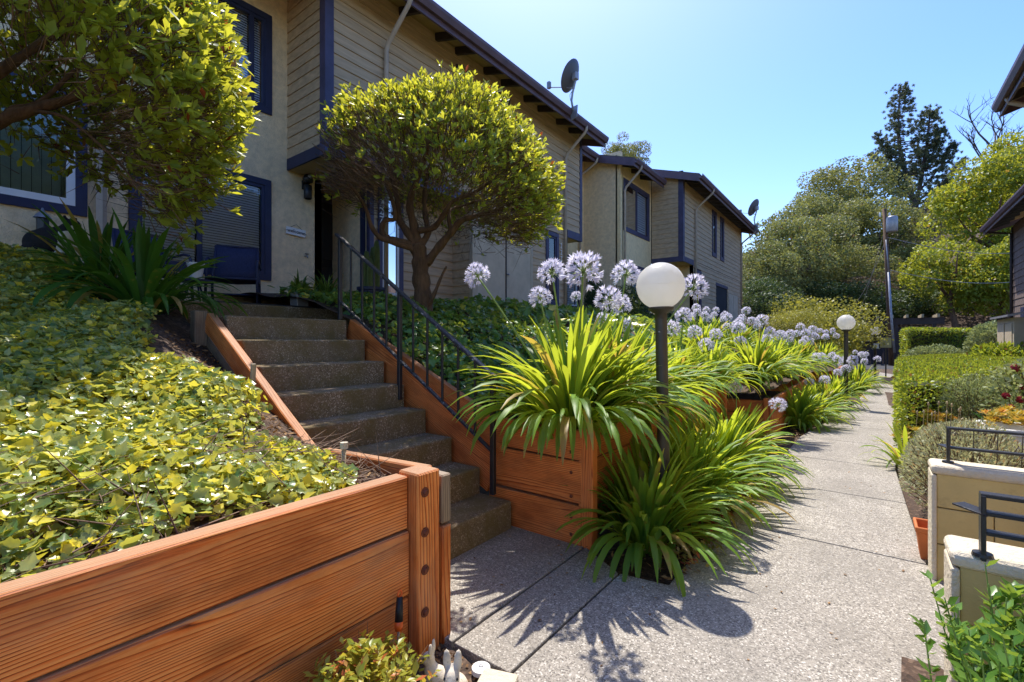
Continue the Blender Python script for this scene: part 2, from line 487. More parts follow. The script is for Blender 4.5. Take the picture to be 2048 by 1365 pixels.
path = thing('path', None, None); path['kind'] = 'structure'
def slab(poly, name='paving_slab'):
    return MB().prism(poly, -.09, 0).build(name, M['path'], path, bevel=.006, seg=2)
gp = .006
slab([(-2.02, 1.43 + gp), (-1.41 - gp, 1.43 + gp), (-1.41 - gp, 2.6), (-2.02, 2.6)])
slab([(-1.41 + gp, 1.43 + gp), (-1.1 - gp, 1.43 + gp), (-1.1 - gp, 2.42), (-1.41 + gp, 2.6)])
slab([(-1.1 + gp, 1.43 - .03), (.45, 1.43 - .03), (.45, 3.58 - gp), (-.83, 3.58 - gp), (-.84, 2.46), (-1.1 + gp, 2.42)])
cuts = [3.58, 4.83, 6.08, 7.35, 8.65, 9.95, 11.3, 12.7, 14.2, 15.8, 17.5, 19.3, 21.2, 23.2, 25.2, 27]
for a, b in zip(cuts[:-1], cuts[1:]):
    slab([(interp(PL, a), a + gp), (interp(PR, a), a + gp), (interp(PR, b), b - gp), (interp(PL, b), b - gp)])
for a, b in ((-3.0, -1.4), (-1.4, .1), (.1, 1.40)):
    slab([(-1.12, a + gp), (.45, a + gp), (.45, b - gp), (-1.12, b - gp)])
slab([(.275, 3.595), (.75, 3.595), (.75, 4.2), (.265, 4.2)])
lane = tag(MB().box(-14, 30, 27, 37, -.5, -.03).build('asphalt_lane', M['asphalt']), kind='structure')

def edge_x(y):
    return float(np.interp(y, [0, 6, 6.6, 12.5, 13.5, 30], [-1.47, -1.47, -1.03, -1.0, -.62, -.5]))

STRING_R = [(-9, 1.95), (-6, 1.88), (-4.6, 1.68), (-3.87, 1.43), (-3.16, 1.08), (-2.28, .70), (-1.4, .66)]
def bank_z(X, Y):
    z = .60 + .335 * np.clip(-1.6 - X, 0, 9)
    z = np.minimum(z, 1.98 + .02 * (-5.5 - X))
    drop = sstep(1.0, 1.46, Y) * np.interp(X, [-4.2, -3.6, -2.6, -1.6], [.12, .26, .24, .02])
    porch = sstep(-4.15, -4.7, X) * sstep(1.05, 1.5, Y)
    z = z - drop
    z = z * (1 - porch) + np.minimum(z, 1.6) * porch
    return z + .035 * np.sin(X * 5.1 + Y * 3) * np.sin(Y * 4.3 - X)
def terr_z(X, Y):
    e = np.interp(Y, [0, 6, 6.6, 12.5, 13.5, 30], [-1.47, -1.47, -1.03, -1.0, -.62, -.5])
    s = X - (e + 1.47)
    z = np.interp(s, [a for a, _ in STRING_R], [b for _, b in STRING_R])
    far = sstep(4.0, 9.0, Y)
    z2 = np.interp(s, [-9, -6, -4.2, -2.6, -1.4], [1.95, 1.9, 1.55, 1.0, .56])
    z = z * (1 - far) + z2 * far
    return z + .03 * np.sin(X * 4.1 + Y * 2.3) * np.sin(Y * 3.1 - X * 1.7)

def sheet(name, x0, x1, y0, y1, fn, nx, ny, mat, xclamp=None):
    X, Y = np.meshgrid(np.linspace(0, 1, nx), np.linspace(y0, y1, ny), indexing='ij')
    if xclamp is None: X = x0 + (x1 - x0) * X
    else:
        e = np.vectorize(xclamp)(Y); X = x0 + (e - x0) * X
    Z = fn(X, Y); m = MB()
    m.add(np.stack([X, Y, Z], -1).reshape(-1, 3).tolist(),
          [(i * ny + j, (i + 1) * ny + j, (i + 1) * ny + j + 1, i * ny + j + 1) for i in range(nx - 1) for j in range(ny - 1)])
    return tag(m.build(name, mat, smooth=True), kind='structure')
sheet('terrace_left', -7.3, -1.54, -3.0, 1.47, bank_z, 50, 45, M['soil'])
sheet('terrace_right', -7.4, None, 2.66, 27, terr_z, 50, 130, M['soil'], xclamp=lambda y: edge_x(y) - .03)
sheet('garden_bed', .3, 9.0, 3.6, 26, lambda X, Y: .02 + .05 * np.sin(X * 2 + Y) + .12 * sstep(.3, 1.5, X - .05 * Y + .3) - .3 * sstep(.32, .2, X), 30, 60, M['soil'])

# ------------------------------------------------------------------ stairs, timber walls and handrail
YS0, YS1 = 1.50, 2.56
RISE = 1.485 / 8
nose = [-1.95, -2.235, -2.515, -2.80, -3.06, -3.32, -3.59, -3.87]
st = thing('concrete_stairs', 'worn aggregate concrete stairs climbing from the path to the porch', 'stairs', (-2.9, 2.0, 0))
for i in range(8):
    back = nose[i + 1] - .03 if i < 7 else -5.05
    zt = RISE * (i + 1)
    MB().box(back, nose[i], YS0 + .003 * i, YS1 - .002 * i, zt - RISE - .06, zt - .0015 * i).build('step', M['step'], st, bevel=.014, seg=3)
porch = thing('porch_slab', 'raised concrete porch slab below the windows and front door', 'porch', (-6, 3, 1.2))
MB().box(-7.15, -5.02, 1.5, 4.9, 1.2, 1.655).build('slab', M['step'], porch, bevel=.012)
MB().box(-5.62, -5.16, 1.9, 3.4, 1.656, 1.68).build('door_mat', M['rubber'], None, bevel=.004)
tag(bpy.data.objects['door_mat'], 'long dark mat along the edge of the porch slab', 'mat')

XW = -1.53
rw = thing('retaining_wall', 'low stained timber retaining wall of three planks with a bolted corner post', 'retaining wall', (XW, 0, 0))
zb = [(-.02, .225), (.232, .497), (.505, .722)]
for i, (z0, z1) in enumerate(zb):
    dx = (0.0, .006, -.004)[i]
    plank('plank', (XW + dx - .02, -2.6, (z0 + z1) / 2 + (.006 if i == 2 else .012 * i)), (XW + dx - .02, 1.283, (z0 + z1) / 2), .075, z1 - z0, M['wood'], rw)
pst = plank('post', (XW - .005 + .01, 1.35, -.05), (XW - .005 + .01, 1.35, .735), .125, .125, M['wood'], rw, up=(1, 0, 0), bevel=.007)
for z in (.16, .335, .49, .655):
    b = MB(); b.lathe([(0, .012), (.010, .011), (.013, .005), (.013, -.02)], n=12)
    bo = b.build('bolt', M['bolt'], None, smooth=False); bo.rotation_euler = (0, rad(90), 0); bo.location = (XW + .068, 1.325 + .0, z)
    adopt(bo, pst)
    w = MB().lathe([(.0, .003), (.02, .003), (.021, 0), (.0, -.004)], n=14).build('washer', M['bolt'], None); w.rotation_euler = (0, rad(90), 0)
    w.location = (XW + .069, 1.325, z); adopt(w, pst)

# stair-side timbers, left
ls = thing('stair_stringer', 'weathered timber side wall on the ivy bank side of the stairs', 'retaining wall', (-2.9, 1.46, 0))
A = Vector((-4.02, 1.455, 1.43)); B = Vector((-2.52, 1.455, .565))
plank('plank', A, B, .06, .15, M['wood'], ls)
plank('plank', A + Vector((.03, -.004, -.18)), B + Vector((-.02, -.004, -.155)), .055, .165, M['wood_old'], ls)
plank('plank', A + Vector((-.05, -.002, -.36)), B + Vector((-.3, -.002, -.2)), .055, .17, M['wood_old'], ls)
plank('post', (-4.06, 1.40, .9), (-4.06, 1.40, 1.51), .09, .09, M['wood_old'], ls, up=(1, 0, 0))
cp = MB(); cp.box(-.06, .06, -.06, .06, -.4, .0)
plank('post', (-2.45, 1.40, .2), (-2.45, 1.40, .64), .11, .11, M['wood_old'], ls, up=(1, 0, 0), bevel=.012)
MB().lathe([(.036, .001), (.0, .001)], n=14).build('hole_shade', M['rubber'], ls, loc=(-2.45, 1.40, .641))  # flat dark disc painted as the shade inside a hollow post
plank('plank', (-2.42, 1.458, .595), (XW - .04, 1.445, .635), .055, .17, M['wood'], ls)
plank('plank', (-2.42, 1.458, .40), (XW - .04, 1.445, .40), .055, .2, M['wood'], ls)
eb = thing('stair_end_boards', 'short upright timber boards closing the stair side behind the bolted post', 'boards', (XW, 1.44, 0))
plank('board', (-1.545, 1.455, .70), (-1.545, 1.455, .49), .16, .055, M['wood_old'], eb, up=(0, 1, 0))
plank('board', (-1.535, 1.452, .48), (-1.535, 1.452, -.03), .15, .052, M['wood'], eb, up=(0, 1, 0))

# right side
rs = thing('planter_wall', 'red stained timber planter wall beside the stair handrail', 'planter', (-1.9, 2.62, 0))
Y2 = 2.62
plank('plank', (-3.93, Y2, 1.40), (-2.20, Y2, .655), .06, .19, M['wood_red'], rs)
plank('plank', (-3.80, Y2 - .004, 1.19), (-2.10, Y2 - .004, .455), .058, .2, M['wood_red'], rs)
plank('plank', (-3.3, Y2 - .002, .80), (-2.16, Y2 - .002, .28), .058, .2, M['wood_red'], rs)
plank('plank', (-2.24, Y2, .64), (-1.43, Y2, .625), .062, .19, M['wood_red'], rs)
plank('plank', (-2.28, Y2 + .003, .395), (-1.43, Y2 + .003, .39), .062, .265, M['wood_red'], rs)
plank('plank', (-2.18, Y2 - .003, .12), (-1.43, Y2 - .003, .12), .062, .25, M['wood_red'], rs)
pp = plank('post', (-1.405, 2.63, -.06), (-1.405, 2.63, .74), .07, .1, M['wood_red'], rs, up=(1, 0, 0))
for z in (.06, .17, .30, .45, .58, .67):
    b = MB().ball((0, 0, 0), (.011, .006, .011), 10, 6).build('bolt', M['bolt'], None, smooth=True, loc=(-1.50, 2.584, z)); adopt(b, pp)
for i, z in enumerate((.12, .38, .635)):
    plank('plank', (-1.47, 2.69, z), (-1.47, 6.05, z - .02), .06, .25, M['wood_red'], rs, up=(0, 0, 1))
plank('post', (-1.425, 4.3, -.06), (-1.425, 4.3, .70), .09, .09, M['wood_red'], rs, up=(1, 0, 0))
plank('post', (-1.425, 6.08, -.06), (-1.425, 6.08, .70), .09, .09, M['wood_red'], rs, up=(1, 0, 0))

def planter(x, y0, y1, z, label, xb):
    p = thing('planter_wall', label, 'planter', (x, y0, 0))
    n = 3; h = z / n
    for i in range(n):
        zc = h * (i + .5)
        plank('plank', (x, y0 + .06, zc), (x, y1, zc), .06, h - .008, M['wood_red'], p)
        plank('plank', (xb, y0, zc), (x - .03, y0, zc), .06, h - .008, M['wood_red'], p)
    plank('post', (x, y0, -.06), (x, y0, z + .03), .1, .1, M['wood_red'], p, up=(1, 0, 0))
    return p
planter(-1.03, 6.75, 12.4, .52, 'timber planter wall with its corner showing between agapanthus clumps', -2.6)
planter(-.62, 13.6, 19.5, .60, 'farther timber planter wall below the second globe lamp', -2.4)

hr = thing('stair_handrail', 'black iron stair handrail with worn paint on its top rail', 'handrail', (-3.0, 2.5, .5))
YR = 2.50
def railz(x): return 2.24 + (x + 3.91) * (1.04 - 2.24) / (-2.07 + 3.91)
def lowz(x): return 1.63 + (x + 3.88) * (.60 - 1.63) / (-2.21 + 3.88)
plank('top_rail', (-3.97, YR, railz(-3.97)), (-2.03, YR, railz(-2.03)), .042, .022, M['worn_rail'], hr, bevel=.004)
plank('bottom_rail', (-3.93, YR, lowz(-3.93)), (-2.07, YR, lowz(-2.07)), .03, .018, M['worn_rail'], hr, bevel=.003)
for x, zb_ in ((-3.91, 1.48), (-3.06, .80), (-2.07, .22)):
    plank('post', (x, YR, zb_), (x, YR, railz(x) - .008), .034, .034, M['black'], hr, up=(1, 0, 0), bevel=.003)
for x in list(np.linspace(-3.91, -3.06, 6)[1:-1]) + list(np.linspace(-3.06, -2.07, 7)[1:-1]):
    plank('baluster', (x, YR, lowz(x)), (x, YR, railz(x) - .008), .016, .016, M['black'], hr, up=(1, 0, 0), bevel=.002)

# ------------------------------------------------------------------ townhouses
def wall(name, parent, p0, u, n, U, z0, z1, mat, holes=(), th=.15):
    """wall from p0 along u (length U), outward normal n, with rectangular holes (u0,u1,z0,z1)"""
    p0 = Vector((p0[0], p0[1], 0)); u = Vector(u); n = Vector(n); m = MB()
    us = sorted({0, U, *[h[0] for h in holes], *[h[1] for h in holes]}); zs = sorted({z0, z1, *[h[2] for h in holes], *[h[3] for h in holes]})
    pt = lambda a, z, d: p0 + u * a + Vector((0, 0, z)) - n * d
    inside = lambda a, z: any(h[0] < a < h[1] and h[2] < z < h[3] for h in holes)
    for i in range(len(us) - 1):
        for j in range(len(zs) - 1):
            if inside((us[i] + us[i + 1]) / 2, (zs[j] + zs[j + 1]) / 2): continue
            for d in (0, th):
                m.add([pt(us[i], zs[j], d), pt(us[i + 1], zs[j], d), pt(us[i + 1], zs[j + 1], d), pt(us[i], zs[j + 1], d)], [(0, 1, 2, 3)])
    for (a0, a1, b0, b1) in [(0, U, z0, z1)] + [h for h in holes]:
        c = [(a0, b0), (a1, b0), (a1, b1), (a0, b1)]
        for k in range(4):
            (xa, za), (xb, zb2) = c[k], c[(k + 1) % 4]
            m.add([pt(xa, za, 0), pt(xb, zb2, 0), pt(xb, zb2, th), pt(xa, za, th)], [(0, 1, 2, 3)])
    return m.build(name, mat, parent)

def siding(parent, p0, u, n, U, z0, z1, holes=(), ex=.162):
    p0 = Vector((p0[0], p0[1], 0)); u = Vector(u); n = Vector(n); z = z0; k = 0
    while z < z1 - .02:
        zt = min(z + ex + .018, z1)
        segs = [(0, U)]
        for h in holes:
            if h[2] < z + ex * .6 and h[3] > z + ex * .4:
                new = []
                for a, b in segs:
                    if h[1] <= a or h[0] >= b: new.append((a, b)); continue
                    if h[0] > a: new.append((a, h[0]))
                    if h[1] < b: new.append((h[1], b))
                segs = new
        # long rows are made of two lengths
        out = []
        for a, b in segs:
            if b - a > 5:
                c = a + (b - a) * (.32 + .36 * ((k * .618) % 1)); out += [(a, c - .0015), (c + .0015, b)]
            else: out.append((a, b))
        for a, b in out:
            vs = []
            for aa in (a, b):
                q = p0 + u * aa
                vs += [q + Vector((0, 0, z)) + n * .002, q + Vector((0, 0, z)) + n * .026, q + Vector((0, 0, zt)) + n * .009, q + Vector((0, 0, zt)) + n * .002]
            MB().add(vs, [(0, 1, 2, 3), (4, 7, 6, 5), (0, 4, 5, 1), (1, 5, 6, 2), (2, 6, 7, 3), (3, 7, 4, 0)]).build('siding_board', M['siding'], parent)
        z += ex; k += 1

def ring(m, x0, x1, y0, y1, z0, z1, w):
    """four butted frame boards in a plane facing +X"""
    m.box(x0, x1, y0, y1, z0, z0 + w); m.box(x0, x1, y0, y1, z1 - w, z1)
    m.box(x0, x1, y0, y0 + w, z0 + w, z1 - w); m.box(x0, x1, y1 - w, y1, z0 + w, z1 - w)

def window(parent, X, y0, y1, z0, z1, tw=.10, trim='navy', sash='navy', mull=(), blind=True, proud=.025, back=.13, sw=.045, shut=False, depth=.0, slatgap=.042):
    w = MB(); ring(w, X + .002, X + proud, y0, y1, z0, z1, tw)
    wo = w.build('window', M[trim], parent, bevel=.003, seg=1)
    a0, a1, b0, b1 = y0 + tw, y1 - tw, z0 + tw, z1 - tw
    s = MB(); ring(s, X - .04 + depth, X + .012 + depth * .5, a0, a1, b0, b1, sw)
    for q in mull: s.box(X - .038 + depth, X + .010 + depth * .5, q - sw * .7, q + sw * .7, b0 + sw, b1 - sw)
    s.build('sash', M[sash], wo, bevel=.002, seg=1)
    edges = [a0 + sw] + [e for q in mull for e in (q - sw * .7, q + sw * .7)] + [a1 - sw]
    for i in range(0, len(edges), 2):
        xg, ya_, yb_, za_, zb_ = X - .015 + depth, edges[i] - .004, edges[i + 1] + .004, b0 + sw - .004, b1 - sw + .004
        MB().add([(xg, ya_, za_), (xg, yb_, za_), (xg, yb_, zb_), (xg, ya_, zb_)], [(0, 1, 2, 3)]).build('pane', M['glass'], wo)
        if blind:
            bl = MB(); z = b0 + .05
            ang = .012 if not shut else .016
            while z < b1 - .03:
                e0, e1 = edges[i] + .005, edges[i + 1] - .005
                xx = X - .075 + depth
                hz = slatgap * .46
                bl.add([(xx, e0, z + hz), (xx, e1, z + hz), (xx + .02, e1, z - hz), (xx + .02, e0, z - hz)], [(0, 1, 2, 3)])
                z += slatgap
            tag(bl.build('blind', M['blind'], wo), kind='stuff')
    MB().box(X - back, X - back + .01, a0, a1, b0, b1).build('dark_backing', M['darkroom'], wo)  # thin dark panel painted as the unlit room behind the glass
    return wo

PITCH = .31
def roof(parent, y0, y1, xe, ze, xr, fy0=False, fy1=False, rafters=(), shingle=True):
    r = MB(); zr = ze + PITCH * (xe - xr)
    def slabp(m, x0, x1, off, th, ya, yb):
        z = lambda x: ze + PITCH * (xe - x) + off
        m.add([(x, y, z(x) - d) for x in (x0, x1) for y in (ya, yb) for d in (0, th)], [(0, 1, 3, 2), (4, 6, 7, 5), (0, 4, 5, 1), (2, 3, 7, 6), (0, 2, 6, 4), (1, 5, 7, 3)])
    slabp(r, xe + .01, xr, .0, .05, y0, y1)
    ro = r.build('roof', M['shingle'], parent)
    d = MB(); slabp(d, xe - .02, xr, -.052, .02, y0 + .02, y1 - .02); d.build('roof_deck', M['soffit'], ro)
    MB().box(xe - .03, xe + .002, y0, y1, ze - .245, ze - .055).build('fascia', M['fascia'], ro)
    gt = MB(); gt.add([(xe + .004 + a, y, ze + b) for y in (y0 + .01, y1 - .01) for a, b in ((0, -.16), (.06, -.16), (.10, -.08), (.105, -.03), (.095, -.03), (.088, -.08), (.055, -.148), (0.004, -.148))],
                      [tuple(range(8)), tuple(range(8, 16))[::-1]] + [(i, (i + 1) % 8, 8 + (i + 1) % 8, 8 + i) for i in range(8)])
    gt.build('gutter', M['fascia'], ro)
    for yy, on in ((y0, fy0), (y1, fy1)):
        if on:
            q = MB(); s_ = .03 if yy == y0 else -.03
            z = lambda x: ze + PITCH * (xe - x)
            q.add([(x, y, z(x) - dd) for x in (xe + .004, xr) for y in (yy - s_ * .1, yy + s_) for dd in (.03, .25)], [(0, 1, 3, 2), (4, 6, 7, 5), (0, 4, 5, 1), (2, 3, 7, 6), (0, 2, 6, 4), (1, 5, 7, 3)])
            q.build('rake_board', M['fascia'], ro)
    for y in rafters:
        q = MB(); z = lambda x: ze + PITCH * (xe - x)
        q.add([(x, yy, z(x) - dd) for x in (xe - .035, xe - .72) for yy in (y, y + .06) for dd in (.075, .21)], [(0, 1, 3, 2), (4, 6, 7, 5), (0, 4, 5, 1), (2, 3, 7, 6), (0, 2, 6, 4), (1, 5, 7, 3)])
        q.build('rafter_tail', M['rafter'], ro)
    return ro

def downspout(parent, xe, xw, y, ztop, zbot, drop=.55):
    m = MB()
    m.tube([(xe + .05, y, ztop), (xe + .05, y, ztop - .09), (xe + .0, y, ztop - .16), (xw + .12, y, ztop - drop), (xw + .075, y, ztop - drop - .1), (xw + .07, y, zbot)], .036, 8)
    return m.build('downspout', M['downspout'], parent, smooth=True)

UX, UY, NX, NYm = (1, 0, 0), (0, 1, 0), (1, 0, 0), (0, -1, 0)
XA, XB, XS = -7.15, -6.10, -6.64
ZS = 3.93; ZE = 6.60

# the unit with the white window
ha = thing('townhouse', 'stucco townhouse unit with the white framed window above the cat', 'house', (-7.2, -1, 0))
wall('stucco_wall', ha, (XA, -4.5), UY, NX, 5.93, 1.2, 6.98, M['stucco'], holes=[(3.75, 5.73, 2.79, 4.02), (3.2, 5.0, 4.75, 6.1)])
window(ha, XA, -.85, 1.33, 2.70, 4.10, tw=.10, sash='white', sw=.075, mull=(), blind=False, depth=.01)
window(ha, XA, -1.4, .6, 4.65, 6.2, tw=.10)
cur = MB()
for i in range(26):
    y = -.74 + i * .078
    cur.add([(XA - .1, y, 2.85), (XA - .075, y + .07, 2.85), (XA - .075, y + .07, 3.96), (XA - .1, y, 3.96)], [(0, 1, 2, 3)])
M['vertical_blind'] = simple('vertical_blind', (.42, .58, .48), .7, .2, 3)
tag(cur.build('vertical_blind', M['vertical_blind'], ha), kind='stuff')
roof(ha, -4.5, 1.42, -6.5, ZE + PITCH, -11)
ln = MB(); ln.tube([(XA + .07, 1.445, 7.0), (XA + .07, 1.445, 1.6)], .05, 4); ln.build('downspout', M['downspout'], ha)

# the unit with the welcome sign
hb = thing('townhouse', 'brown sided townhouse unit with overhanging upper storey and blue trimmed windows', 'house', (-7.2, 4, 0))
wall('stucco_wall', hb, (XA, 1.44), UY, NX, 2.79, 1.2, 6.98, M['stucco'],
     holes=[(1.80 - 1.44, 3.32 - 1.44, 2.27, 3.59), (1.6 - 1.44, 3.33 - 1.44, 4.75, 6.06)])
window(hb, XA, 1.71, 3.41, 2.18, 3.68, tw=.09, mull=(2.47,), slatgap=.036)
window(hb, XA, 1.52, 3.42, 4.66, 6.15, tw=.09, mull=(3.14,), slatgap=.036)
# entry recess
wall('stucco_wall', hb, (XA, 4.23), (-1, 0, 0), (0, 1, 0), .6, 1.2, ZS, M['stucco'], th=.12)
dr = MB().box(-7.80, -7.755, 4.235, 5.05, 1.66, 3.75).build('door', simple('door', (.012, .012, .014), .5, .2, 6), hb)
for zz in (1.75, 2.75):
    MB().box(-7.754, -7.745, 4.32, 4.96, zz, zz + .85).build('panel', M['black'], dr)
MB().ball((-7.72, 4.90, 2.6), .03, 10, 8).build('door_knob', M['metal_grey'], dr, smooth=True)
MB().box(-7.80, -7.76, 4.23, 5.1, 3.75, ZS).build('lintel', M['trim'], hb)
wall('stucco_wall', hb, (-7.8, 4.80), UX, NYm, 1.16, 1.2, ZS, M['stucco'], th=.1)
MB().box(XS - .24, XS - .12, 4.775, 4.797, 1.65, ZS - .05).build('jamb_board', M['navy'], hb)
MB().box(XS - .05, XS + .03, 4.772, 4.86, 1.65, ZS - .003).build('corner_board', M['trim'], hb, bevel=.003)
# ground storey siding with the narrow white window
wall('wall_core', hb, (XS, 4.80), UY, NX, 1.95, 1.2, ZS, M['darkroom'], th=.1)
siding(hb, (XS, 4.86), UY, NX, 1.89, 1.72, ZS, holes=[(.09, .60, 1.9, 3.88)])
window(hb, XS + .02, 4.94, 5.47, 1.98, 3.88, tw=.085, trim='trim', sash='white', sw=.05, blind=False, proud=.03, back=.015, depth=.012)
# closet projecting under the upper storey
wall('wall_core', hb, (XB, 6.75), UY, NX, 3.5, 1.2, ZS, M['darkroom'], th=.1)
wall('wall_core', hb, (XS - .1, 6.75), UX, NYm, .63, 1.2, ZS, M['darkroom'], th=.1)
siding(hb, (XS, 6.75), UX, NYm, .50, 1.72, ZS)
MB().box(XB - .05, XB + .03, 6.718, 6.80, 1.7, ZS).build('corner_board', M['closet'], hb, bevel=.003)
siding(hb, (XB, 6.80), UY, NX, 3.45, 1.72, ZS, holes=[(0, 1.95, 1.6, 3.6), (2.5, 3.05, 2.1, 3.9)])
cl = MB(); ring(cl, XB + .004, XB + .03, 6.80, 8.75, 1.7, 3.60, .07)
clo = cl.build('closet_frame', M['closet'], hb, bevel=.003, seg=1)
for ya, yb in ((6.875, 7.76), (7.775, 8.675)):
    MB().box(XB + .002, XB + .022, ya, yb, 1.77, 3.525).build('closet_door', M['closet'], clo, bevel=.003)
MB().box(XB + .024, XB + .034, 7.75, 7.785, 1.77, 3.525).build('astragal', M['rafter'], clo)
MB().box(XB + .023, XB + .03, 8.1, 8.5, 1.85, 2.0).build('vent', M['closet'], clo, bevel=.002)
MB().ball((XB + .05, 7.82, 2.68), (.03, .03, .02), 10, 8).build('handle', M['metal_grey'], clo, smooth=True)
window(hb, XB + .012, 9.29, 9.85, 2.12, 3.9, tw=.10, trim='trim', sash='trim', blind=False, proud=.035, back=.02, depth=.01)
MB().box(XB - .04, XB + .03, 10.21, 10.28, 1.7, ZS).build('corner_board', M['rafter'], hb)
wall('end_wall', hb, (XB, 10.25), (-1, 0, 0), (0, 1, 0), 1.1, 1.2, ZS, M['stucco'], th=.1)
# upper storey
wall('wall_core', hb, (XB, 3.68), UY, NX, 7.32, ZS, 6.78, M['darkroom'], th=.1)
wall('wall_core', hb, (XA, 3.68), UX, NYm, 1.05, ZS, 6.78, M['darkroom'], th=.1)
wall('end_wall', hb, (XB, 11.0), (-1, 0, 0), (0, 1, 0), 1.05, ZS, 6.78, M['siding'], th=.1)
siding(hb, (XB, 3.78), UY, NX, 7.14, ZS + .17, 6.72, holes=[(2.52, 2.88, 4.8, 6.35), (3.72, 4.08, 4.8, 6.35)])
siding(hb, (XA, 3.68), UX, NYm, .98, ZS + .15, 6.72)
MB().box(XB - .11, XB + .035, 3.645, 3.78, ZS - .02, 6.74).build('corner_board', M['trim'], hb, bevel=.003)
MB().box(XB - .06, XB + .035, 10.92, 11.04, ZS - .02, 6.74).build('corner_board', M['trim'], hb, bevel=.003)
MB().box(XA + .01, XB - .112, 3.65, 3.68, ZS - .02, ZS + .15).build('skirt_board', M['navy'], hb)
MB().box(XB, XB + .03, 3.782, 6.70, ZS - .02, ZS + .17).build('skirt_board', M['trim'], hb)
MB().box(XB, XB + .03, 10.285, 10.918, ZS - .02, ZS + .17).build('skirt_board', M['trim'], hb)
siding(hb, (XB, 6.71), UY, NX, 3.57, ZS - .002, ZS + .172, ex=.17)
MB().box(-7.9, XB - .005, 3.69, 6.9, ZS - .015, ZS + .05).build('soffit', M['soffit'], hb)
MB().box(XA, XB - .005, 10.26, 10.99, ZS - .015, ZS + .05).build('soffit', M['soffit'], hb)
for y in (6.27, 7.47):
    window(hb, XB + .012, y, y + .42, 4.75, 6.4, tw=.07, trim='trim', sash='trim', blind=False, proud=.035, back=.02, depth=.01, sw=.03)
RO_B = roof(hb, 1.44, 11.25, -5.50, ZE, -11, fy1=True, rafters=[1.9, 2.7, 3.5, 4.3, 4.95, 5.75, 6.25, 7.05, 7.6, 8.4, 8.95, 9.75, 10.35])
wall('end_wall', hb, (-5.55, 1.46), (-1, 0, 0), NYm, 1.6, 6.42, 6.6, M['soffit'], th=.05)
downspout(hb, -5.5, XB, 4.66, ZE - .12, 1.8)
downspout(hb, -5.5, XB, 10.12, ZE - .12, 1.8)

# the farther unit: recessed stucco, stucco bay, sided bay
hc = thing('townhouse', 'farther townhouse unit stepping from stucco walls to a brown sided bay', 'house', (-6, 18, 0))
wall('stucco_wall', hc, (-7.2, 10.3), UY, NX, 2.9, 1.0, 7.1, M['stucco_lit'], holes=[(1.35, 2.45, 2.35, 3.75)])
window(hc, -7.2, 11.55, 12.85, 2.25, 3.85, tw=.1, trim='trim', sash='white', slatgap=.07)
window(hc, -7.19, 11.1, 12.2, 4.7, 6.25, tw=.1, trim='trim', blind=False, back=.02, depth=.02)
wall('stucco_wall', hc, (-7.2, 13.2), UX, NYm, 1.24, 1.0, 7.0, M['stucco'])
XBB = -5.96
wall('stucco_wall', hc, (XBB, 13.2), UY, NX, 2.5, 1.0, 6.9, M['stucco_lit'], holes=[(.3, 2.2, 4.75, 6.15), (.9, 2.1, 2.35, 3.6)])
window(hc, XBB, 13.4, 15.5, 4.65, 6.25, tw=.1, trim='trim', sash='trim', mull=(14.45,), slatgap=.075, shut=True)
window(hc, XBB, 14.0, 15.4, 2.25, 3.7, tw=.1, trim='trim', sash='white', slatgap=.08, shut=True)
MB().box(XBB - .09, XBB + .02, 13.17, 13.28, 1.0, 6.9).build('corner_board', M['stucco_lit'], hc)
XC = -4.9
wall('wall_core', hc, (XC, 15.7), UY, NX, 8.8, ZS, 6.6, M['darkroom'], th=.1)
wall('wall_core', hc, (-5.96, 15.7), UX, NYm, 1.06, ZS, 6.9, M['darkroom'], th=.1)
wall('wall_core', hc, (XC, 16.8), UY, NX, 7.7, .8, ZS, M['darkroom'], th=.1)
wall('wall_core', hc, (-5.96, 16.8), UX, NYm, 1.06, .8, ZS, M['soffit'], th=.1)
wall('end_wall', hc, (XC, 24.5), (-1, 0, 0), (0, 1, 0), 4, .3, 6.8, M['siding'], th=.1)
siding(hc, (-5.93, 15.7), UX, NYm, .96, ZS + .15, 6.88)
siding(hc, (XC, 15.82), UY, NX, 8.62, ZS + .16, 6.58, holes=[(3.43, 4.08, 4.6, 6.4), (4.68, 5.28, 4.6, 6.4)])
siding(hc, (XC, 16.86), UY, NX, 7.58, 1.1, ZS + .155, holes=[(3.0, 4.9, .9, 3.55), (5.1, 7.0, .9, 3.35), (.1, .9, 1.9, 3.8)])
window(hc, XC + .012, 19.25, 19.9, 4.6, 6.4, tw=.12, trim='trim', sash='trim', blind=False, proud=.035, back=.02, depth=.01)
window(hc, XC + .012, 20.5, 21.1, 4.6, 6.4, tw=.12, trim='trim', sash='trim', blind=False, proud=.035, back=.02, depth=.01)
window(hc, XC + .012, 16.96, 17.76, 1.9, 3.8, tw=.12, trim='trim', sash='trim', blind=False, proud=.035, back=.02, depth=.01)
MB().box(XC - .13, XC + .035, 15.665, 15.82, ZS - .02, 6.62).build('corner_board', M['trim'], hc)
MB().box(XC - .05, XC + .035, 24.42, 24.54, .8, 6.6).build('corner_board', M['rafter'], hc)
MB().box(-5.93, XC - .132, 15.67, 15.70, ZS - .02, ZS + .15).build('skirt_board', M['trim'], hc)
MB().box(XC, XC + .03, 15.822, 16.84, ZS - .02, ZS + .16).build('skirt_board', M['trim'], hc)
MB().box(-5.95, XC - .005, 15.71, 16.85, ZS - .015, ZS + .04).build('soffit', M['soffit'], hc)
MB().box(XC - .9, XC - .8, 19.85, 21.75, .8, 3.55).build('entry_door', M['siding'], hc)
MB().box(XC - .8, XC + .0, 21.7, 21.76, .8, 3.55).build('entry_side', M['siding'], hc)
MB().box(XC + .003, XC + .03, 19.83, 21.8, 3.5, 3.62).build('lintel', M['trim'], hc)
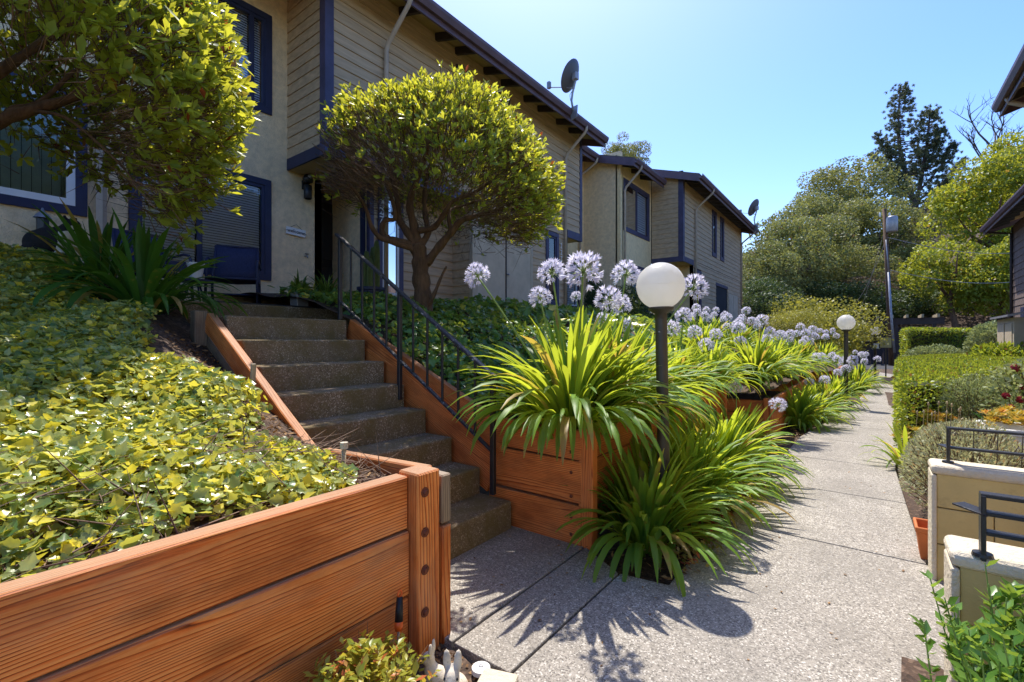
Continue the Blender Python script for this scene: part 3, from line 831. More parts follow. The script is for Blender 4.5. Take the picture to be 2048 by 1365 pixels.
for ya in (22.0, 22.9):
    MB().box(XC + .003, XC + .025, ya, ya + .86, 1.0, 3.3).build('closet_door', M['closet'], hc, bevel=.004)
MB().box(XC + .003, XC + .02, 21.95, 23.82, 3.3, 3.36).build('lintel', M['closet'], hc)
roof(hc, 11.27, 12.95, -6.6, ZE + PITCH * 1.1, -11)
roof(hc, 12.95, 15.42, -5.42, ZE, -11, fy0=True, rafters=[13.3, 14.0, 14.7])
roof(hc, 15.42, 24.95, -4.3, ZE, -11, fy0=True, fy1=True, rafters=list(np.arange(15.9, 24.6, .62)))
downspout(hc, -6.6, -7.2, 12.83, ZE + .22, 1.5, .4)
downspout(hc, -5.42, XBB, 13.36, ZE - .12, 1.5)
downspout(hc, -4.3, XC, 16.95, ZE - .12, 1.3)
downspout(hc, -4.3, XC, 24.3, ZE - .12, 3.0)

# text as meshes
def text(s, size, mat, name, parent, loc, rot, align='CENTER'):
    cu = bpy.data.curves.new(name, 'FONT'); cu.body = s; cu.size = size; cu.align_x = align; cu.align_y = 'CENTER'; cu.extrude = .002
    tmp = bpy.data.objects.new('tmp', cu); COL.objects.link(tmp)
    bpy.context.view_layer.update()
    me = bpy.data.meshes.new_from_object(tmp.evaluated_get(bpy.context.evaluated_depsgraph_get()))
    bpy.data.objects.remove(tmp); me.materials.clear(); me.materials.append(mat)
    o = bpy.data.objects.new(name, me); COL.objects.link(o); o.location = loc; o.rotation_euler = rot
    return adopt(o, parent)
FACEX = (rad(90), 0, rad(90))
for i, ch in enumerate('2278'):
    text(ch, .17, M['white'], 'house_number', hb, (XS + .06, 4.985, 3.62 - i * .145), FACEX)
for i, ch in enumerate('2272'):
    text(ch, .17, M['white'], 'house_number', hb, (XB + .05, 9.95, 3.62 - i * .16), FACEX)

ws = thing('welcome_sign', 'small white board reading welcome hung on the stucco wall', 'sign', (XA + .03, 3.79, 2.98))
MB().box(XA + .012, XA + .028, 3.635, 3.945, 2.925, 3.04).build('board', M['white'], ws, bevel=.003)
text('-welcome-', .078, M['black'], 'lettering', ws, (XA + .031, 3.79, 2.985), FACEX)
MB().tube([(XA + .022, 3.70, 3.04), (XA + .02, 3.79, 3.10), (XA + .022, 3.88, 3.04)], .003, 5).build('cord', M['black'], ws)
ws.rotation_euler = (rad(-3), 0, 0)
pl = thing('porch_lamp', 'black cylinder porch lamp beside the front door', 'lamp', (XA, 3.94, 3.7))
MB().lathe([(.05, -.28), (.06, -.27), (.06, -.07), (.045, -.06)], (XA + .10, 3.94, 3.80)).build('shade', M['black'], pl, smooth=True)
MB().lathe([(.035, -.075), (.075, -.05), (.08, .0), (.05, .05), (0, .06)], (XA + .10, 3.94, 3.84)).build('hood', M['black'], pl, smooth=True)
MB().box(XA + .001, XA + .03, 3.89, 3.99, 3.68, 3.82).build('bracket', M['black'], pl, bevel=.004)
MB().ball((XA + .17, 3.94, 3.86), .035, 12, 8).build('sensor', M['metal_grey'], pl, smooth=True)
ft = thing('hose_bib', 'small brass tap on the stucco wall right of the chairs', 'tap', (XA, 3.95, 2.63))
MB().tube([(XA, 3.95, 2.63), (XA + .06, 3.95, 2.63), (XA + .08, 3.95, 2.60)], .012, 8).build('spout', M['metal_grey'], ft, smooth=True)
MB().lathe([(0, .01), (.03, .008), (.03, 0), (0, -.004)], (XA + .05, 3.95, 2.655), 12).build('knob', M['black'], ft)

lt = thing('wall_lantern', 'black coach lantern on the stucco wall behind the cat', 'lamp', (-7.1, .95, 2.4))
MB().lathe([(.045, -.11), (.055, -.10), (.055, .06), (.06, .07)], (-7.02, .95, 2.52), 6).build('cage', M['black'], lt)
MB().lathe([(.075, .07), (.05, .11), (.02, .14), (.008, .18), (.0, .18)], (-7.02, .95, 2.52), 12).build('cap', M['metal_grey'], lt, smooth=True)
MB().lathe([(.0, -.15), (.03, -.14), (.045, -.11)], (-7.02, .95, 2.52), 12).build('base', M['black'], lt, smooth=True)
MB().box(-7.149, -7.07, .92, .98, 2.46, 2.52).build('bracket', M['black'], lt)

# satellite dishes
def dish(loc, label, s=1.0, rot=0):
    d = thing('satellite_dish', label, 'satellite dish', (0, 0, 0), None)
    m = MB(); n = 28; vs = [(0, 0, 0)]; fs = []
    for i in range(1, 6):
        r = i / 5
        for k in range(n):
            a = 2 * math.pi * k / n; vs.append((.30 * r * math.cos(a), .36 * r * math.sin(a), .09 * r * r))
    for k in range(n): fs.append((0, 1 + k, 1 + (k + 1) % n))
    for i in range(4):
        for k in range(n): fs.append((1 + i * n + k, 1 + i * n + (k + 1) % n, 1 + (i + 1) * n + (k + 1) % n, 1 + (i + 1) * n + k))
    m.add(vs, fs); dm = m.mesh('reflector', M['dish'], smooth=True)
    do = bpy.data.objects.new('reflector', dm); COL.objects.link(do)
    do.rotation_euler = (rad(62), 0, rad(-168)); do.location = (0, 0, .78)
    so = do.modifiers.new('solid', 'SOLIDIFY'); so.thickness = .012
    adopt(do, d)
    MB().tube([(0, 0, .0), (0, .05, .25), (0, .02, .42), (0, -.05, .62), (0, -.09, .74)], .024, 8).build('mast', M['metal_grey'], d, smooth=True)
    MB().box(-.06, .06, -.12, .0, .68, .84).build('clamp', M['metal_grey'], d, bevel=.01)
    MB().tube([(0, -.04, .50), (-.08, .28, .62), (-.14, .60, .72)], .012, 6).build('feed_arm', M['metal_grey'], d)
    MB().box(-.18, -.10, .58, .66, .70, .86).build('receiver', M['metal_grey'], d, bevel=.012)
    MB().tube([(0, .0, .5), (.0, .1, .4), (0, .08, .26), (0, .02, .2)], .006, 5).build('cable', M['rubber'], d)
    MB().add([(.02, -.12, .1), (.02, .12, .1), (.02, .06, -.2), (.02, -.10, -.16), (-.0, -.12, .1), (0, .12, .1), (0, .06, -.2), (0, -.1, -.16)],
             [(0, 1, 2, 3), (7, 6, 5, 4), (0, 4, 5, 1), (1, 5, 6, 2), (2, 6, 7, 3), (3, 7, 4, 0)]).build('bracket', M['metal_grey'], d)
    d.location = loc; d.rotation_euler = (0, 0, rot); d.scale = (s, s, s)
    return d
dish((-5.37, 9.35, 6.52), 'dark satellite dish bracketed to the eave of the nearer brown townhouse', 1.0, rad(80))
dish((-4.17, 23.9, 6.52), 'satellite dish on the eave end of the farther townhouse', 1.1, rad(60))

# houses on the other side of the path
hd = thing('townhouse', 'townhouse across the path of which only the dark eave shows against the sky', 'house', (3, 5, 0))
def roof_r(parent, y0, y1, xe, ze, xr):
    z = lambda x: ze + PITCH * (x - xe)
    def sl(x0, x1, off, th, ya, yb, name, mat, par):
        return MB().add([(x, y, z(x) + off - d_) for x in (x0, x1) for y in (ya, yb) for d_ in (0, th)], [(0, 1, 3, 2), (4, 6, 7, 5), (0, 4, 5, 1), (2, 3, 7, 6), (0, 2, 6, 4), (1, 5, 7, 3)]).build(name, mat, par)
    ro = sl(xe - .01, xr, 0, .05, y0, y1, 'roof', M['shingle'], parent)
    sl(xe + .02, xr, -.052, .02, y0 + .02, y1 - .02, 'roof_deck', M['soffit'], ro)
    MB().box(xe - .002, xe + .03, y0, y1, ze - .245, ze - .055).build('fascia', M['fascia'], ro)
    MB().add([(xe - .004 - a, y, ze + b) for y in (y0 + .01, y1 - .01) for a, b in ((0, -.16), (.06, -.16), (.10, -.08), (.105, -.03), (0, -.03))],
             [tuple(range(5)), tuple(range(5, 10))[::-1]] + [(i, (i + 1) % 5, 5 + (i + 1) % 5, 5 + i) for i in range(5)]).build('gutter', M['fascia'], ro)
    sl(xe - .004, xr, -.03, .22, y1 - .03, y1 + .004, 'rake_board', M['fascia'], ro)
    for y in np.arange(y0 + .3, y1 - .1, .7):
        sl(xe + .035, xe + .6, -.075, .13, y, y + .06, 'rafter_tail', M['rafter'], ro)
    return ro
wall('stucco_wall', hd, (2.55, -1.0), UY, (-1, 0, 0), 12.3, -.5, 5.6, M['stucco_lit'], holes=[(3, 4.6, 3, 4.3)])  # out of view; its light stucco is there to bounce sun onto the facades
wall('end_wall', hd, (2.55, 11.3), UX, (0, 1, 0), 5, -.5, 5.7, M['siding'])
roof_r(hd, -1, 11.75, 1.82, 5.46, 7)
MB().tube([(1.80, 11.15, 5.32), (1.84, 11.15, 5.22), (2.3, 11.15, 4.95), (2.48, 11.15, 4.9), (2.49, 11.15, 0.2)], .038, 8).build('downspout', M['downspout'], hd, smooth=True)

he = thing('townhouse', 'wood shingled townhouse end across the path beyond the hedges', 'house', (5, 20, 0))
wall('shingle_core', he, (4.06, 14.5), UY, (-1, 0, 0), 9.5, -.3, 5.4, M['darkroom'], th=.1)
wall('end_wall', he, (4.06, 24.0), UX, (0, 1, 0), 5, -.3, 5.4, M['siding'])
M['shake'] = simple('shake', (.15, .105, .085), .85, .3, 7, .6, 30, stretch=(1, 3, .5), rnd=9)
shk = [MB().add([(-.004 - d_, y, z) for y in (-w / 2, w / 2) for d_, z in ((0, 0), (.03, 0), (.012, .26), (0, .26))],
       [(0, 1, 2, 3), (4, 7, 6, 5), (0, 4, 5, 1), (1, 5, 6, 2), (2, 6, 7, 3), (3, 7, 4, 0)]).mesh('shingle', M['shake']) for w in (.24, .30, .36, .2)]
for r_ in range(23):
    y = 20.6 + random.random() * .2
    while y < 24.0:
        k = random.randrange(4); w = (.24, .30, .36, .2)[k]
        o = link('shingle', shk[k], None, (4.06 - .001, y + w / 2, -.1 + r_ * .236)); adopt(o, he)
        y += w + .008
MB().box(4.0, 4.1, 23.93, 24.06, -.3, 5.3).build('corner_board', M['rafter'], he)
wy = MB(); wy.box(4.0, 4.03, 22.3, 22.75, 1.2, 2.4); wy.build('window', M['navy'], he, bevel=.004)
roof_r(he, 14.5, 24.45, 3.35, 5.46, 9)
MB().tube([(3.33, 24.05, 5.32), (3.36, 24.05, 5.24), (3.85, 23.99, 5.12), (3.97, 23.85, 5.08), (3.97, 23.85, .2)], .038, 8).build('downspout', M['rafter'], he, smooth=True)
ub = thing('utility_enclosure', 'beige utility enclosure with a sloping lid beside the shingled house', 'enclosure', (3.4, 18, 0))
q0 = P(2008, 700, Z=.15)
ux, uy = 3.25, 19.2
MB().box(ux, ux + .8, uy, uy + 2.2, 0, 1.95).build('cabinet', M['closet'], ub, bevel=.01)
MB().add([(ux - .15, uy - .15, 1.97), (ux + .9, uy - .15, 2.2), (ux + .9, uy + 2.3, 2.2), (ux - .15, uy + 2.3, 1.97), (ux - .15, uy - .15, 2.03), (ux + .9, uy - .15, 2.26), (ux + .9, uy + 2.3, 2.26), (ux - .15, uy + 2.3, 2.03)],
         [(0, 3, 2, 1), (4, 5, 6, 7), (0, 1, 5, 4), (1, 2, 6, 5), (2, 3, 7, 6), (3, 0, 4, 7)]).build('lid', M['metal_grey'], ub)
for k in range(2):
    MB().box(ux - .02, ux - .003, uy + .15 + k * 1.0, uy + 1.0 + k * 1.0, .2, 1.8).build('door', M['closet'], ub, bevel=.01)

# ------------------------------------------------------------------ things on the porch
def make_chair(label, loc, rz):
    c = thing('patio_chair', label, 'chair', (0, 0, 0), None)
    f = M['navy']
    for s in (-1, 1):
        y = .27 * s
        MB().tube([(.27, y * 1.04, 0), (.24, y, .40), (.24, y, .56), (.20, y, .625), (.10, y, .645), (-.12, y, .63), (-.22, y, .60)], .016, 8).build('arm_frame', f, c, smooth=True)
        MB().tube([(-.27, y, 0), (-.20, y, .38), (-.24, y * .93, .62), (-.33, y * .9, .88)], .016, 8).build('leg', f, c, smooth=True)
        MB().tube([(.24, y, .40), (-.2, y, .37)], .014, 8).build('seat_rail', f, c, smooth=True)
    def sling(pts, name, w):
        m = MB(); vs = []
        for (x, z) in pts:
            for k in range(5):
                yy = -w + 2 * w * k / 4; vs.append((x - .012 * (1 - abs(k - 2) / 2), yy, z - .012 * (1 - abs(k - 2) / 2)))
        m.add(vs, [(i * 5 + k, i * 5 + k + 1, (i + 1) * 5 + k + 1, (i + 1) * 5 + k) for i in range(len(pts) - 1) for k in range(4)])
        o = m.build(name, M['fabric'], c, smooth=True); md = o.modifiers.new('solid', 'SOLIDIFY'); md.thickness = .012
    sling([(-.20, .42), (-.235, .55), (-.275, .70), (-.335, .885)], 'backrest', .245)
    sling([(.27, .40), (.18, .41), (.0, .385), (-.19, .39)], 'seat', .255)
    MB().tube([(-.335, -.24, .885), (-.335, .24, .885)], .014, 8).build('top_bar', f, c, smooth=True)
    MB().tube([(.2, -.26, .2), (.2, .26, .2)], .011, 8).build('stretcher', f, c, smooth=True)
    MB().tube([(.262, -.27, .39), (.262, .27, .39)], .013, 8).build('front_bar', f, c, smooth=True)
    c.location = loc; c.rotation_euler = (0, 0, rz)
    return c
make_chair('dark blue sling patio chair standing nearer the welcome sign', (-6.45, 2.62, 1.657), rad(-28))
make_chair('dark blue sling patio chair half hidden behind the strap leaved plant', (-6.5, 1.78, 1.657), rad(12))
sd = thing('side_table', 'small dark round table between the two patio chairs', 'table', (-6.25, 2.12, 1.657))
MB().lathe([(0, .33), (.2, .33), (.2, .31), (0, .305)], (-6.25, 2.12, 1.657), 20).build('top', M['navy'], sd)
for k in range(3):
    a = k * 2.094
    MB().tube([(-6.25 + .05 * math.cos(a), 2.12 + .05 * math.sin(a), 1.965), (-6.25 + .16 * math.cos(a), 2.12 + .16 * math.sin(a), 1.657)], .011, 6).build('leg', M['navy'], sd)
wp = thing('white_pot', 'small white flower pot between the patio chairs', 'pot', (-6.25, 2.12, 1.988))
MB().lathe([(0, 0), (.06, 0), (.085, .17), (.092, .17), (.092, .2), (.08, .2), (.07, .15), (0, .15)], (-6.25, 2.12, 1.988), 22).build('pot', M['ceramic'], wp, smooth=False)

def organic(name, balls, mats, voxel, parent=None, smooth=4, matfn=None):
    m = MB()
    for c, r in balls: m.ball(c, r, 14, 10)
    o = m.build(name, mats, parent, smooth=True)
    rm = o.modifiers.new('remesh', 'REMESH'); rm.mode = 'VOXEL'; rm.voxel_size = voxel; rm.use_smooth_shade = True
    sm = o.modifiers.new('smooth', 'SMOOTH'); sm.iterations = smooth; sm.factor = .5
    return o

def cat_mat():
    t = NT('cat_fur'); tc = t.n('ShaderNodeTexCoord'); s = t.n('ShaderNodeSeparateXYZ'); t.l(tc.outputs['Object'], s.inputs[0])
    # white bib, muzzle and paws; black elsewhere (local x runs to the head, z up)
    nz = t.math('MULTIPLY', t.math('SUBTRACT', t.noise(tc.outputs['Object'], 14, 3), .5), .05)
    bib = t.math('MULTIPLY', t.math('GREATER_THAN', t.math('ADD', s.outputs[0], nz), .185), t.math('LESS_THAN', t.math('SUBTRACT', s.outputs[2], nz), .185))
    muz = t.math('MULTIPLY', t.math('GREATER_THAN', s.outputs[0], .298), t.math('LESS_THAN', s.outputs[2], .225))
    bib = t.math('MAXIMUM', bib, muz)
    paw = t.math('LESS_THAN', t.math('SUBTRACT', s.outputs[2], nz), .018)
    w = t.math('MAXIMUM', bib, paw)
    c = t.mix(w, (.012, .011, .013), (.68, .64, .60))
    return t.done(t.pbr(c, .75, t.bump(t.noise(t.coord((6, 18, 18)), 30, 3), .5, .004), 0, .3))
cat = thing('cat', 'black cat with a white bib crouching on the ivy bank below the lantern', 'cat', (0, 0, 0))
body = organic('body', [((0, 0, .12), (.17, .095, .12)), ((-.09, 0, .11), (.12, .105, .11)), ((.12, 0, .13), (.11, .08, .11)), ((.20, 0, .17), (.07, .06, .09)),
                       ((.26, 0, .235), (.062, .055, .052)), ((.30, 0, .215), (.036, .03, .026)), ((.235, .038, .285), (.012, .018, .036)), ((.235, -.038, .285), (.012, .018, .036)),
                       ((.17, .045, .05), (.03, .026, .06)), ((.20, .045, .015), (.04, .024, .016)), ((.17, -.045, .05), (.03, .026, .06)), ((.20, -.045, .015), (.04, .024, .016)),
                       ((-.08, .085, .05), (.07, .035, .055)), ((-.02, .09, .016), (.05, .025, .018)), ((-.08, -.085, .05), (.07, .035, .055)), ((-.02, -.09, .016), (.05, .025, .018)),
                       ((-.2, -.02, .03), (.06, .025, .022)), ((-.25, -.07, .022), (.04, .04, .02)), ((-.23, -.13, .02), (.04, .03, .018))], cat_mat(), .011, cat)
eye_m = simple('cat_eye', (.25, .3, .05), .15, .1, 5)
for s in (-1, 1):
    MB().ball((.307, .024 * s, .245), .0085, 8, 6).build('eye', eye_m, cat, smooth=True)
MB().ball((.334, 0, .222), .006, 8, 6).build('nose', simple('cat_nose', (.3, .1, .1), .4), cat, smooth=True)
cat.location = (-6.0, .85, 2.06); cat.rotation_euler = (0, 0, rad(24)); cat.scale = (1.12,) * 3

# potted plants by the door
L_POT = leaf_mat('potted_leaf', (.05, .11, .02), (.14, .24, .05), (.3, .4, .05), .35)
def grassy(parent, c, n, L, mat, w=.012, spread=1.0):
    """arching narrow leaves in one mesh"""
    V = []; F = []; T = []
    for i in range(n):
        a = random.random() * 6.283; l = L * random.uniform(.55, 1.1); lean = random.uniform(.1, .7) * spread; dr = random.uniform(.6, 1.9) * spread
        p = Vector(c) + Vector((random.uniform(-.04, .04), random.uniform(-.04, .04), 0)); th = lean; b = len(V); ww = w * random.uniform(.7, 1.2)
        sd = Vector((-math.sin(a), math.cos(a), 0)); N_ = 6
        for k in range(N_ + 1):
            s = k / N_; wd = ww * (1 - s ** 3)
            V += [p - sd * wd, p + sd * wd]
            th = lean + dr * s ** 1.4
            p = p + (Vector((math.cos(a), math.sin(a), 0)) * math.sin(th) + Vector((0, 0, 1)) * math.cos(th)) * (l / N_)
        F += [(b + 2 * k, b + 2 * k + 1, b + 2 * k + 3, b + 2 * k + 2) for k in range(N_)]
        T += [random.random()] * ((N_ + 1) * 2)
    me = bpy.data.meshes.new('foliage'); me.from_pydata(V, [], F); me.materials.append(mat)
    at = me.attributes.new('tint', 'FLOAT', 'POINT'); at.data.foreach_set('value', T)
    o = link('foliage', me, parent); o['kind'] = 'stuff'; return o
pt = thing('potted_plant', 'grassy plant in a low pot at the head of the stairs', 'plant', (-5.2, 3.15, 1.657))
MB().lathe([(0, 0), (.1, 0), (.13, .16), (.14, .17), (.12, .17), (.11, .13), (0, .13)], (-5.2, 3.15, 1.657), 18).build('pot', M['rubber'], pt)
grassy(pt, (-5.2, 3.15, 1.76), 90, .42, L_POT)
pt2 = thing('potted_plant', 'spiky grey green plant in a square glass pot left of the handrail', 'plant', (-5.25, 2.82, 1.657))
MB().box(-5.33, -5.17, 2.76, 2.90, 1.657, 1.84).build('pot', M['metal_grey'], pt2, bevel=.01)
grassy(pt2, (-5.25, 2.83, 1.84), 30, .30, L_POT)
cp_ = thing('potted_cactus', 'tall column cactus in a dark blue pot below the narrow white window', 'plant', (-5.9, 4.2, 1.657))
MB().lathe([(0, 0), (.13, 0), (.19, .36), (.205, .37), (.205, .41), (.17, .41), (.16, .33), (0, .33)], (-5.85, 4.25, 1.657), 22).build('pot', M['navy'], cp_)
cact = simple('cactus', (.10, .14, .035), .6, .3, 12, .5, 60)
for dx, dy, h in ((-.04, -.05, .62), (.05, .06, .78), (.06, -.06, .5), (-.05, .07, .7)):
    n = 14; vs = []; fs = []
    prof = [(.04, 0), (.048, .1), (.05, h * .5), (.046, h * .85), (.03, h * .97), (.004, h)]
    for (r, z) in prof:
        for k in range(n * 2):
            a = math.pi * k / n; rr = r * (1 if k % 2 else .82)
            vs.append((-5.85 + dx + rr * math.cos(a), 4.25 + dy + rr * math.sin(a), 1.99 + z))
    for i in range(len(prof) - 1):
        for k in range(n * 2): fs.append((i * 2 * n + k, i * 2 * n + (k + 1) % (2 * n), (i + 1) * 2 * n + (k + 1) % (2 * n), (i + 1) * 2 * n + k))
    MB().add(vs, fs).build('cactus_column', cact, cp_)

# ------------------------------------------------------------------ globe lamps
def opal():
    t = NT('opal_globe'); v = t.coord()
    c = t.ramp(t.noise(v, 9, 5, .6), [(.3, (.80, .77, .71)), (.7, (.90, .89, .86))])
    sx = t.n('ShaderNodeSeparateXYZ'); t.l(v, sx.inputs[0])
    dirt = t.math('MULTIPLY', t.ramp(sx.outputs[2], [(.0, (1, 1, 1)), (.04, (0, 0, 0))]), t.noise(v, 30, 4, .7))
    c = t.mix(dirt, c, (.5, .42, .25))
    tr = t.n('ShaderNodeBsdfTranslucent'); tr.inputs[0].default_value = (.92, .90, .85, 1)
    mx = t.n('ShaderNodeMixShader'); mx.inputs[0].default_value = .62
    t.l(t.pbr(c, .35, None, 0, .5), mx.inputs[1]); t.l(tr.outputs[0], mx.inputs[2])
    return t.done(mx.outputs[0])
M['opal'] = opal()
def make_lamp(label):
    l = thing('globe_lamp', label, 'lamp', (0, 0, 0), None)
    prof = [(.06, -.002)] + [(.1525 * math.sin(a), .148 - .1525 * math.cos(a)) for a in np.linspace(.42, math.pi - .02, 26)]
    go = MB().lathe(prof, (0, 0, 0), 40).build('globe', M['opal'], None, smooth=True); go.location = (0, 0, 1.49); adopt(go, l)
    MB().lathe([(.1535, -.002), (.1545, .0), (.1535, .002)], (0, 0, 1.49 + .149), 40).build('seam', M['opal'], go)
    MB().lathe([(.038, 1.42), (.04, 1.46), (.075, 1.48), (.082, 1.495), (.078, 1.50), (.05, 1.502)], n=24).build('collar', M['bronze'], l, smooth=True)
    MB().lathe([(.038, 0), (.038, 1.43)], n=20).build('post', M['bronze'], l, smooth=True)
    MB().lathe([(.0, .0), (.075, .0), (.075, .02), (.05, .03), (.039, .05)], n=20).build('base', M['bronze'], l, smooth=True)
    MB().lathe([(0, .004), (.006, .003), (.007, -.004)], n=8).build('screw', M['metal_grey'], l, loc=(.0, -.04, 1.34))
    return l
lamp = make_lamp('white globe path lamp on a bronze post among the nearest agapanthus')
lp = P(1330, 900, t=3.05); lamp.location = (lp.x, lp.y, 0.0); lamp.rotation_euler = (rad(.4), rad(-.9), 0)
lamp2 = copy_tree(lamp); lamp2['label'] = 'white globe path lamp above the farther timber planter'
q = P(1692, 645, t=9.24); lamp2.location = (q.x, q.y, .005); lamp2.rotation_euler = (0, 0, 0)
lamp3 = copy_tree(lamp); lamp3['label'] = 'white globe path lamp with a dark mailbox hung on its post'
q = P(1750, 662, t=15.9); lamp3.location = (q.x, q.y, -.02); lamp3.rotation_euler = (0, 0, 0)
mb = thing('post_box', 'dark box with a pale notice fixed to the farthest lamp post', 'box', (q.x, q.y, 1.0))
MB().box(q.x - .45, q.x - .06, q.y - .13, q.y + .1, 1.02, 1.25).build('box', M['bronze'], mb, bevel=.02)
MB().box(q.x - .5, q.x - .04, q.y - .16, q.y + .12, 1.25, 1.275).build('lid', M['bronze'], mb, bevel=.005)
MB().box(q.x - .04, q.x + .10, q.y - .07, q.y - .06, 1.03, 1.2).build('notice', M['white'], mb)
MB().box(q.x + .14, q.x + .45, q.y + .6, q.y + .62, 1.05, 1.4).build('sign_plate', simple('sign_plate', (.5, .48, .25), .6, .1), None)
so_ = bpy.data.objects['sign_plate']; tag(so_, 'small pale yellow sign behind the farthest globe lamp', 'sign')
MB().bar((q.x + .3, q.y + .64, -.05), (q.x + .3, q.y + .64, 1.4), .04, .04, (1, 0, 0)).build('sign_post', M['bronze'], so_)

# ------------------------------------------------------------------ agapanthus
M['strap'] = strap_mat('agapanthus_leaf', (.05, .16, .018), (.19, .37, .045), (.68, .76, .05), .5, .36)
M['strap_dark'] = strap_mat('strap_leaf_dark', (.02, .08, .012), (.06, .18, .025), (.25, .42, .03), .4, .33)  # leaf of a darker green of its own
def strap_geo(L, W, a0, a1, twist=0.0, N_=9):
    V = []; r = z = 0.0
    for k in range(N_ + 1):
        s = k / N_
        th = a0 + (a1 - a0) * s ** 1.35
        w = W * (.62 + .38 * math.sin(min(1, s * 1.7) * 1.57)) * min(1, ((1 - s) * 4.2 + .02)) ** .62
        tw = twist * s; fold = .22 * w
        nx, nz = -math.cos(th), math.sin(th)
        for e, f in ((-1, fold), (0, -fold * .4), (1, fold)):
            y = e * w * math.cos(tw); off = e * w * math.sin(tw) + f
            V.append((r + nx * off * 1.0, y, z + nz * off))
        r += math.sin(th) * L / N_; z += math.cos(th) * L / N_
    F = []
    for k in range(N_):
        for j in range(2): F.append((k * 3 + j, k * 3 + j + 1, k * 3 + j + 4, k * 3 + j + 3))
    return V, F
def strap_mesh(L, W, a0, a1, tw, mat):
    V, F = strap_geo(L, W, a0, a1, tw); me = bpy.data.meshes.new('leaf'); me.from_pydata(V, [], F); me.materials.append(mat)
    me.polygons.foreach_set('use_smooth', [True] * len(F)); me.attributes.new('tint', 'FLOAT', 'POINT'); return me
VAR = {}
for key in ('strap', 'strap_dark'):
    vv = []
    for i in range(26):
        f = i / 25
        a0 = .05 + .75 * f + random.uniform(-.06, .06)
        a1 = a0 + .35 + 1.75 * f ** .8 + random.uniform(-.25, .35)
        vv.append((f, strap_mesh(1.0, random.uniform(.018, .031) * (1.25 if key == 'strap_dark' else 1), a0, a1, random.uniform(-.5, .5), M[key])))
    VAR[key] = vv

def petal_head(seed, n=40, R=.076):
    r_ = random.Random(seed); pv = []; pf = []; gv = []; gf = []; tint = []
    for i in range(n):
        zz = 1 - 1.72 * (i + .5) / n; a = i * 2.39996 + r_.uniform(-.2, .2); rr = math.sqrt(max(0, 1 - zz * zz))
        d = Vector((rr * math.cos(a), rr * math.sin(a), zz + .12)).normalized()
        pr = R * r_.uniform(.7, 1.1); p0 = d * pr
        e1 = d.cross(Vector((0, 0, 1)));  e1 = e1.normalized() if e1.length > .01 else Vector((1, 0, 0)); e2 = d.cross(e1)
        b = len(gv); gv += [tuple(e1 * .0018), tuple(e2 * .0018), tuple(-e1 * .0018), tuple(p0 + e1 * .0014), tuple(p0 + e2 * .0014), tuple(p0 - e1 * .0014)]
        gf += [(b, b + 1, b + 4, b + 3), (b + 1, b + 2, b + 5, b + 4), (b + 2, b, b + 3, b + 5)]
        t_ = r_.random(); Lf = r_.uniform(.034, .05); op = r_.uniform(.35, 1.0)
        for k in range(6):
            a2 = k * 1.0472 + r_.uniform(-.12, .12); o_ = e1 * math.cos(a2) + e2 * math.sin(a2); s_ = d.cross(o_)
            b = len(pv); w = .0062
            q1 = p0 + o_ * .002; q2 = p0 + d * Lf * .6 + o_ * (.007 + .004 * op); q3 = p0 + d * Lf * (1.05 - .15 * op) + o_ * (.010 + .018 * op)
            pv += [tuple(q1), tuple(q2 - s_ * w), tuple(q2 + s_ * w), tuple(q3)]
            pf += [(b, b + 1, b + 3), (b, b + 3, b + 2)]; tint += [t_ * .6] * 1 + [t_] * 3
    m1 = bpy.data.meshes.new('flower_head'); m1.from_pydata(pv, [], pf); m1.materials.append(M['petal'])
    at = m1.attributes.new('tint', 'FLOAT', 'POINT'); at.data.foreach_set('value', tint)
    m2 = bpy.data.meshes.new('pedicels'); m2.from_pydata(gv, [], gf); m2.materials.append(M['pedicel'])
    return m1, m2
M['petal'] = leaf_mat('petal', (.64, .61, .81), (.92, .90, .96), (.87, .84, .95), .42, .5)
M['pedicel'] = simple('pedicel', (.22, .30, .06), .6, .2, 9)
M['stem'] = simple('flower_stem', (.20, .30, .06), .5, .2, 9)
HEADS = [petal_head(i) for i in range(4)]

def flower(parent, base, top, s=1.0):
    base = Vector(base); top = Vector(top); mid = base.lerp(top, .5) + Vector((0, 0, .04)) + (base - top).cross(Vector((0, 0, 1))) * .02
    pts = [base.lerp(mid, t).lerp(mid.lerp(top, t), t) for t in np.linspace(0, 1, 8)]
    stn = MB().tube(pts, [.0085 - .003 * i / 7 for i in range(8)], 6).build('flower_stem', M['stem'], parent, smooth=True)
    m1, m2 = random.choice(HEADS)
    d = (pts[-1] - pts[-2]).normalized()
    qt = Vector((0, 0, 1)).rotation_difference(d)
    for nm, me in (('flower_head', m1), ('pedicels', m2)):
        o = bpy.data.objects.new(nm, me); COL.objects.link(o); o.location = top
        o.rotation_euler = (qt.to_matrix() @ Matrix.Rotation(random.random() * 6.28, 3, 'Z')).to_euler(); o.scale = (s,) * 3
        o['kind'] = 'stuff'
        adopt(o, stn)

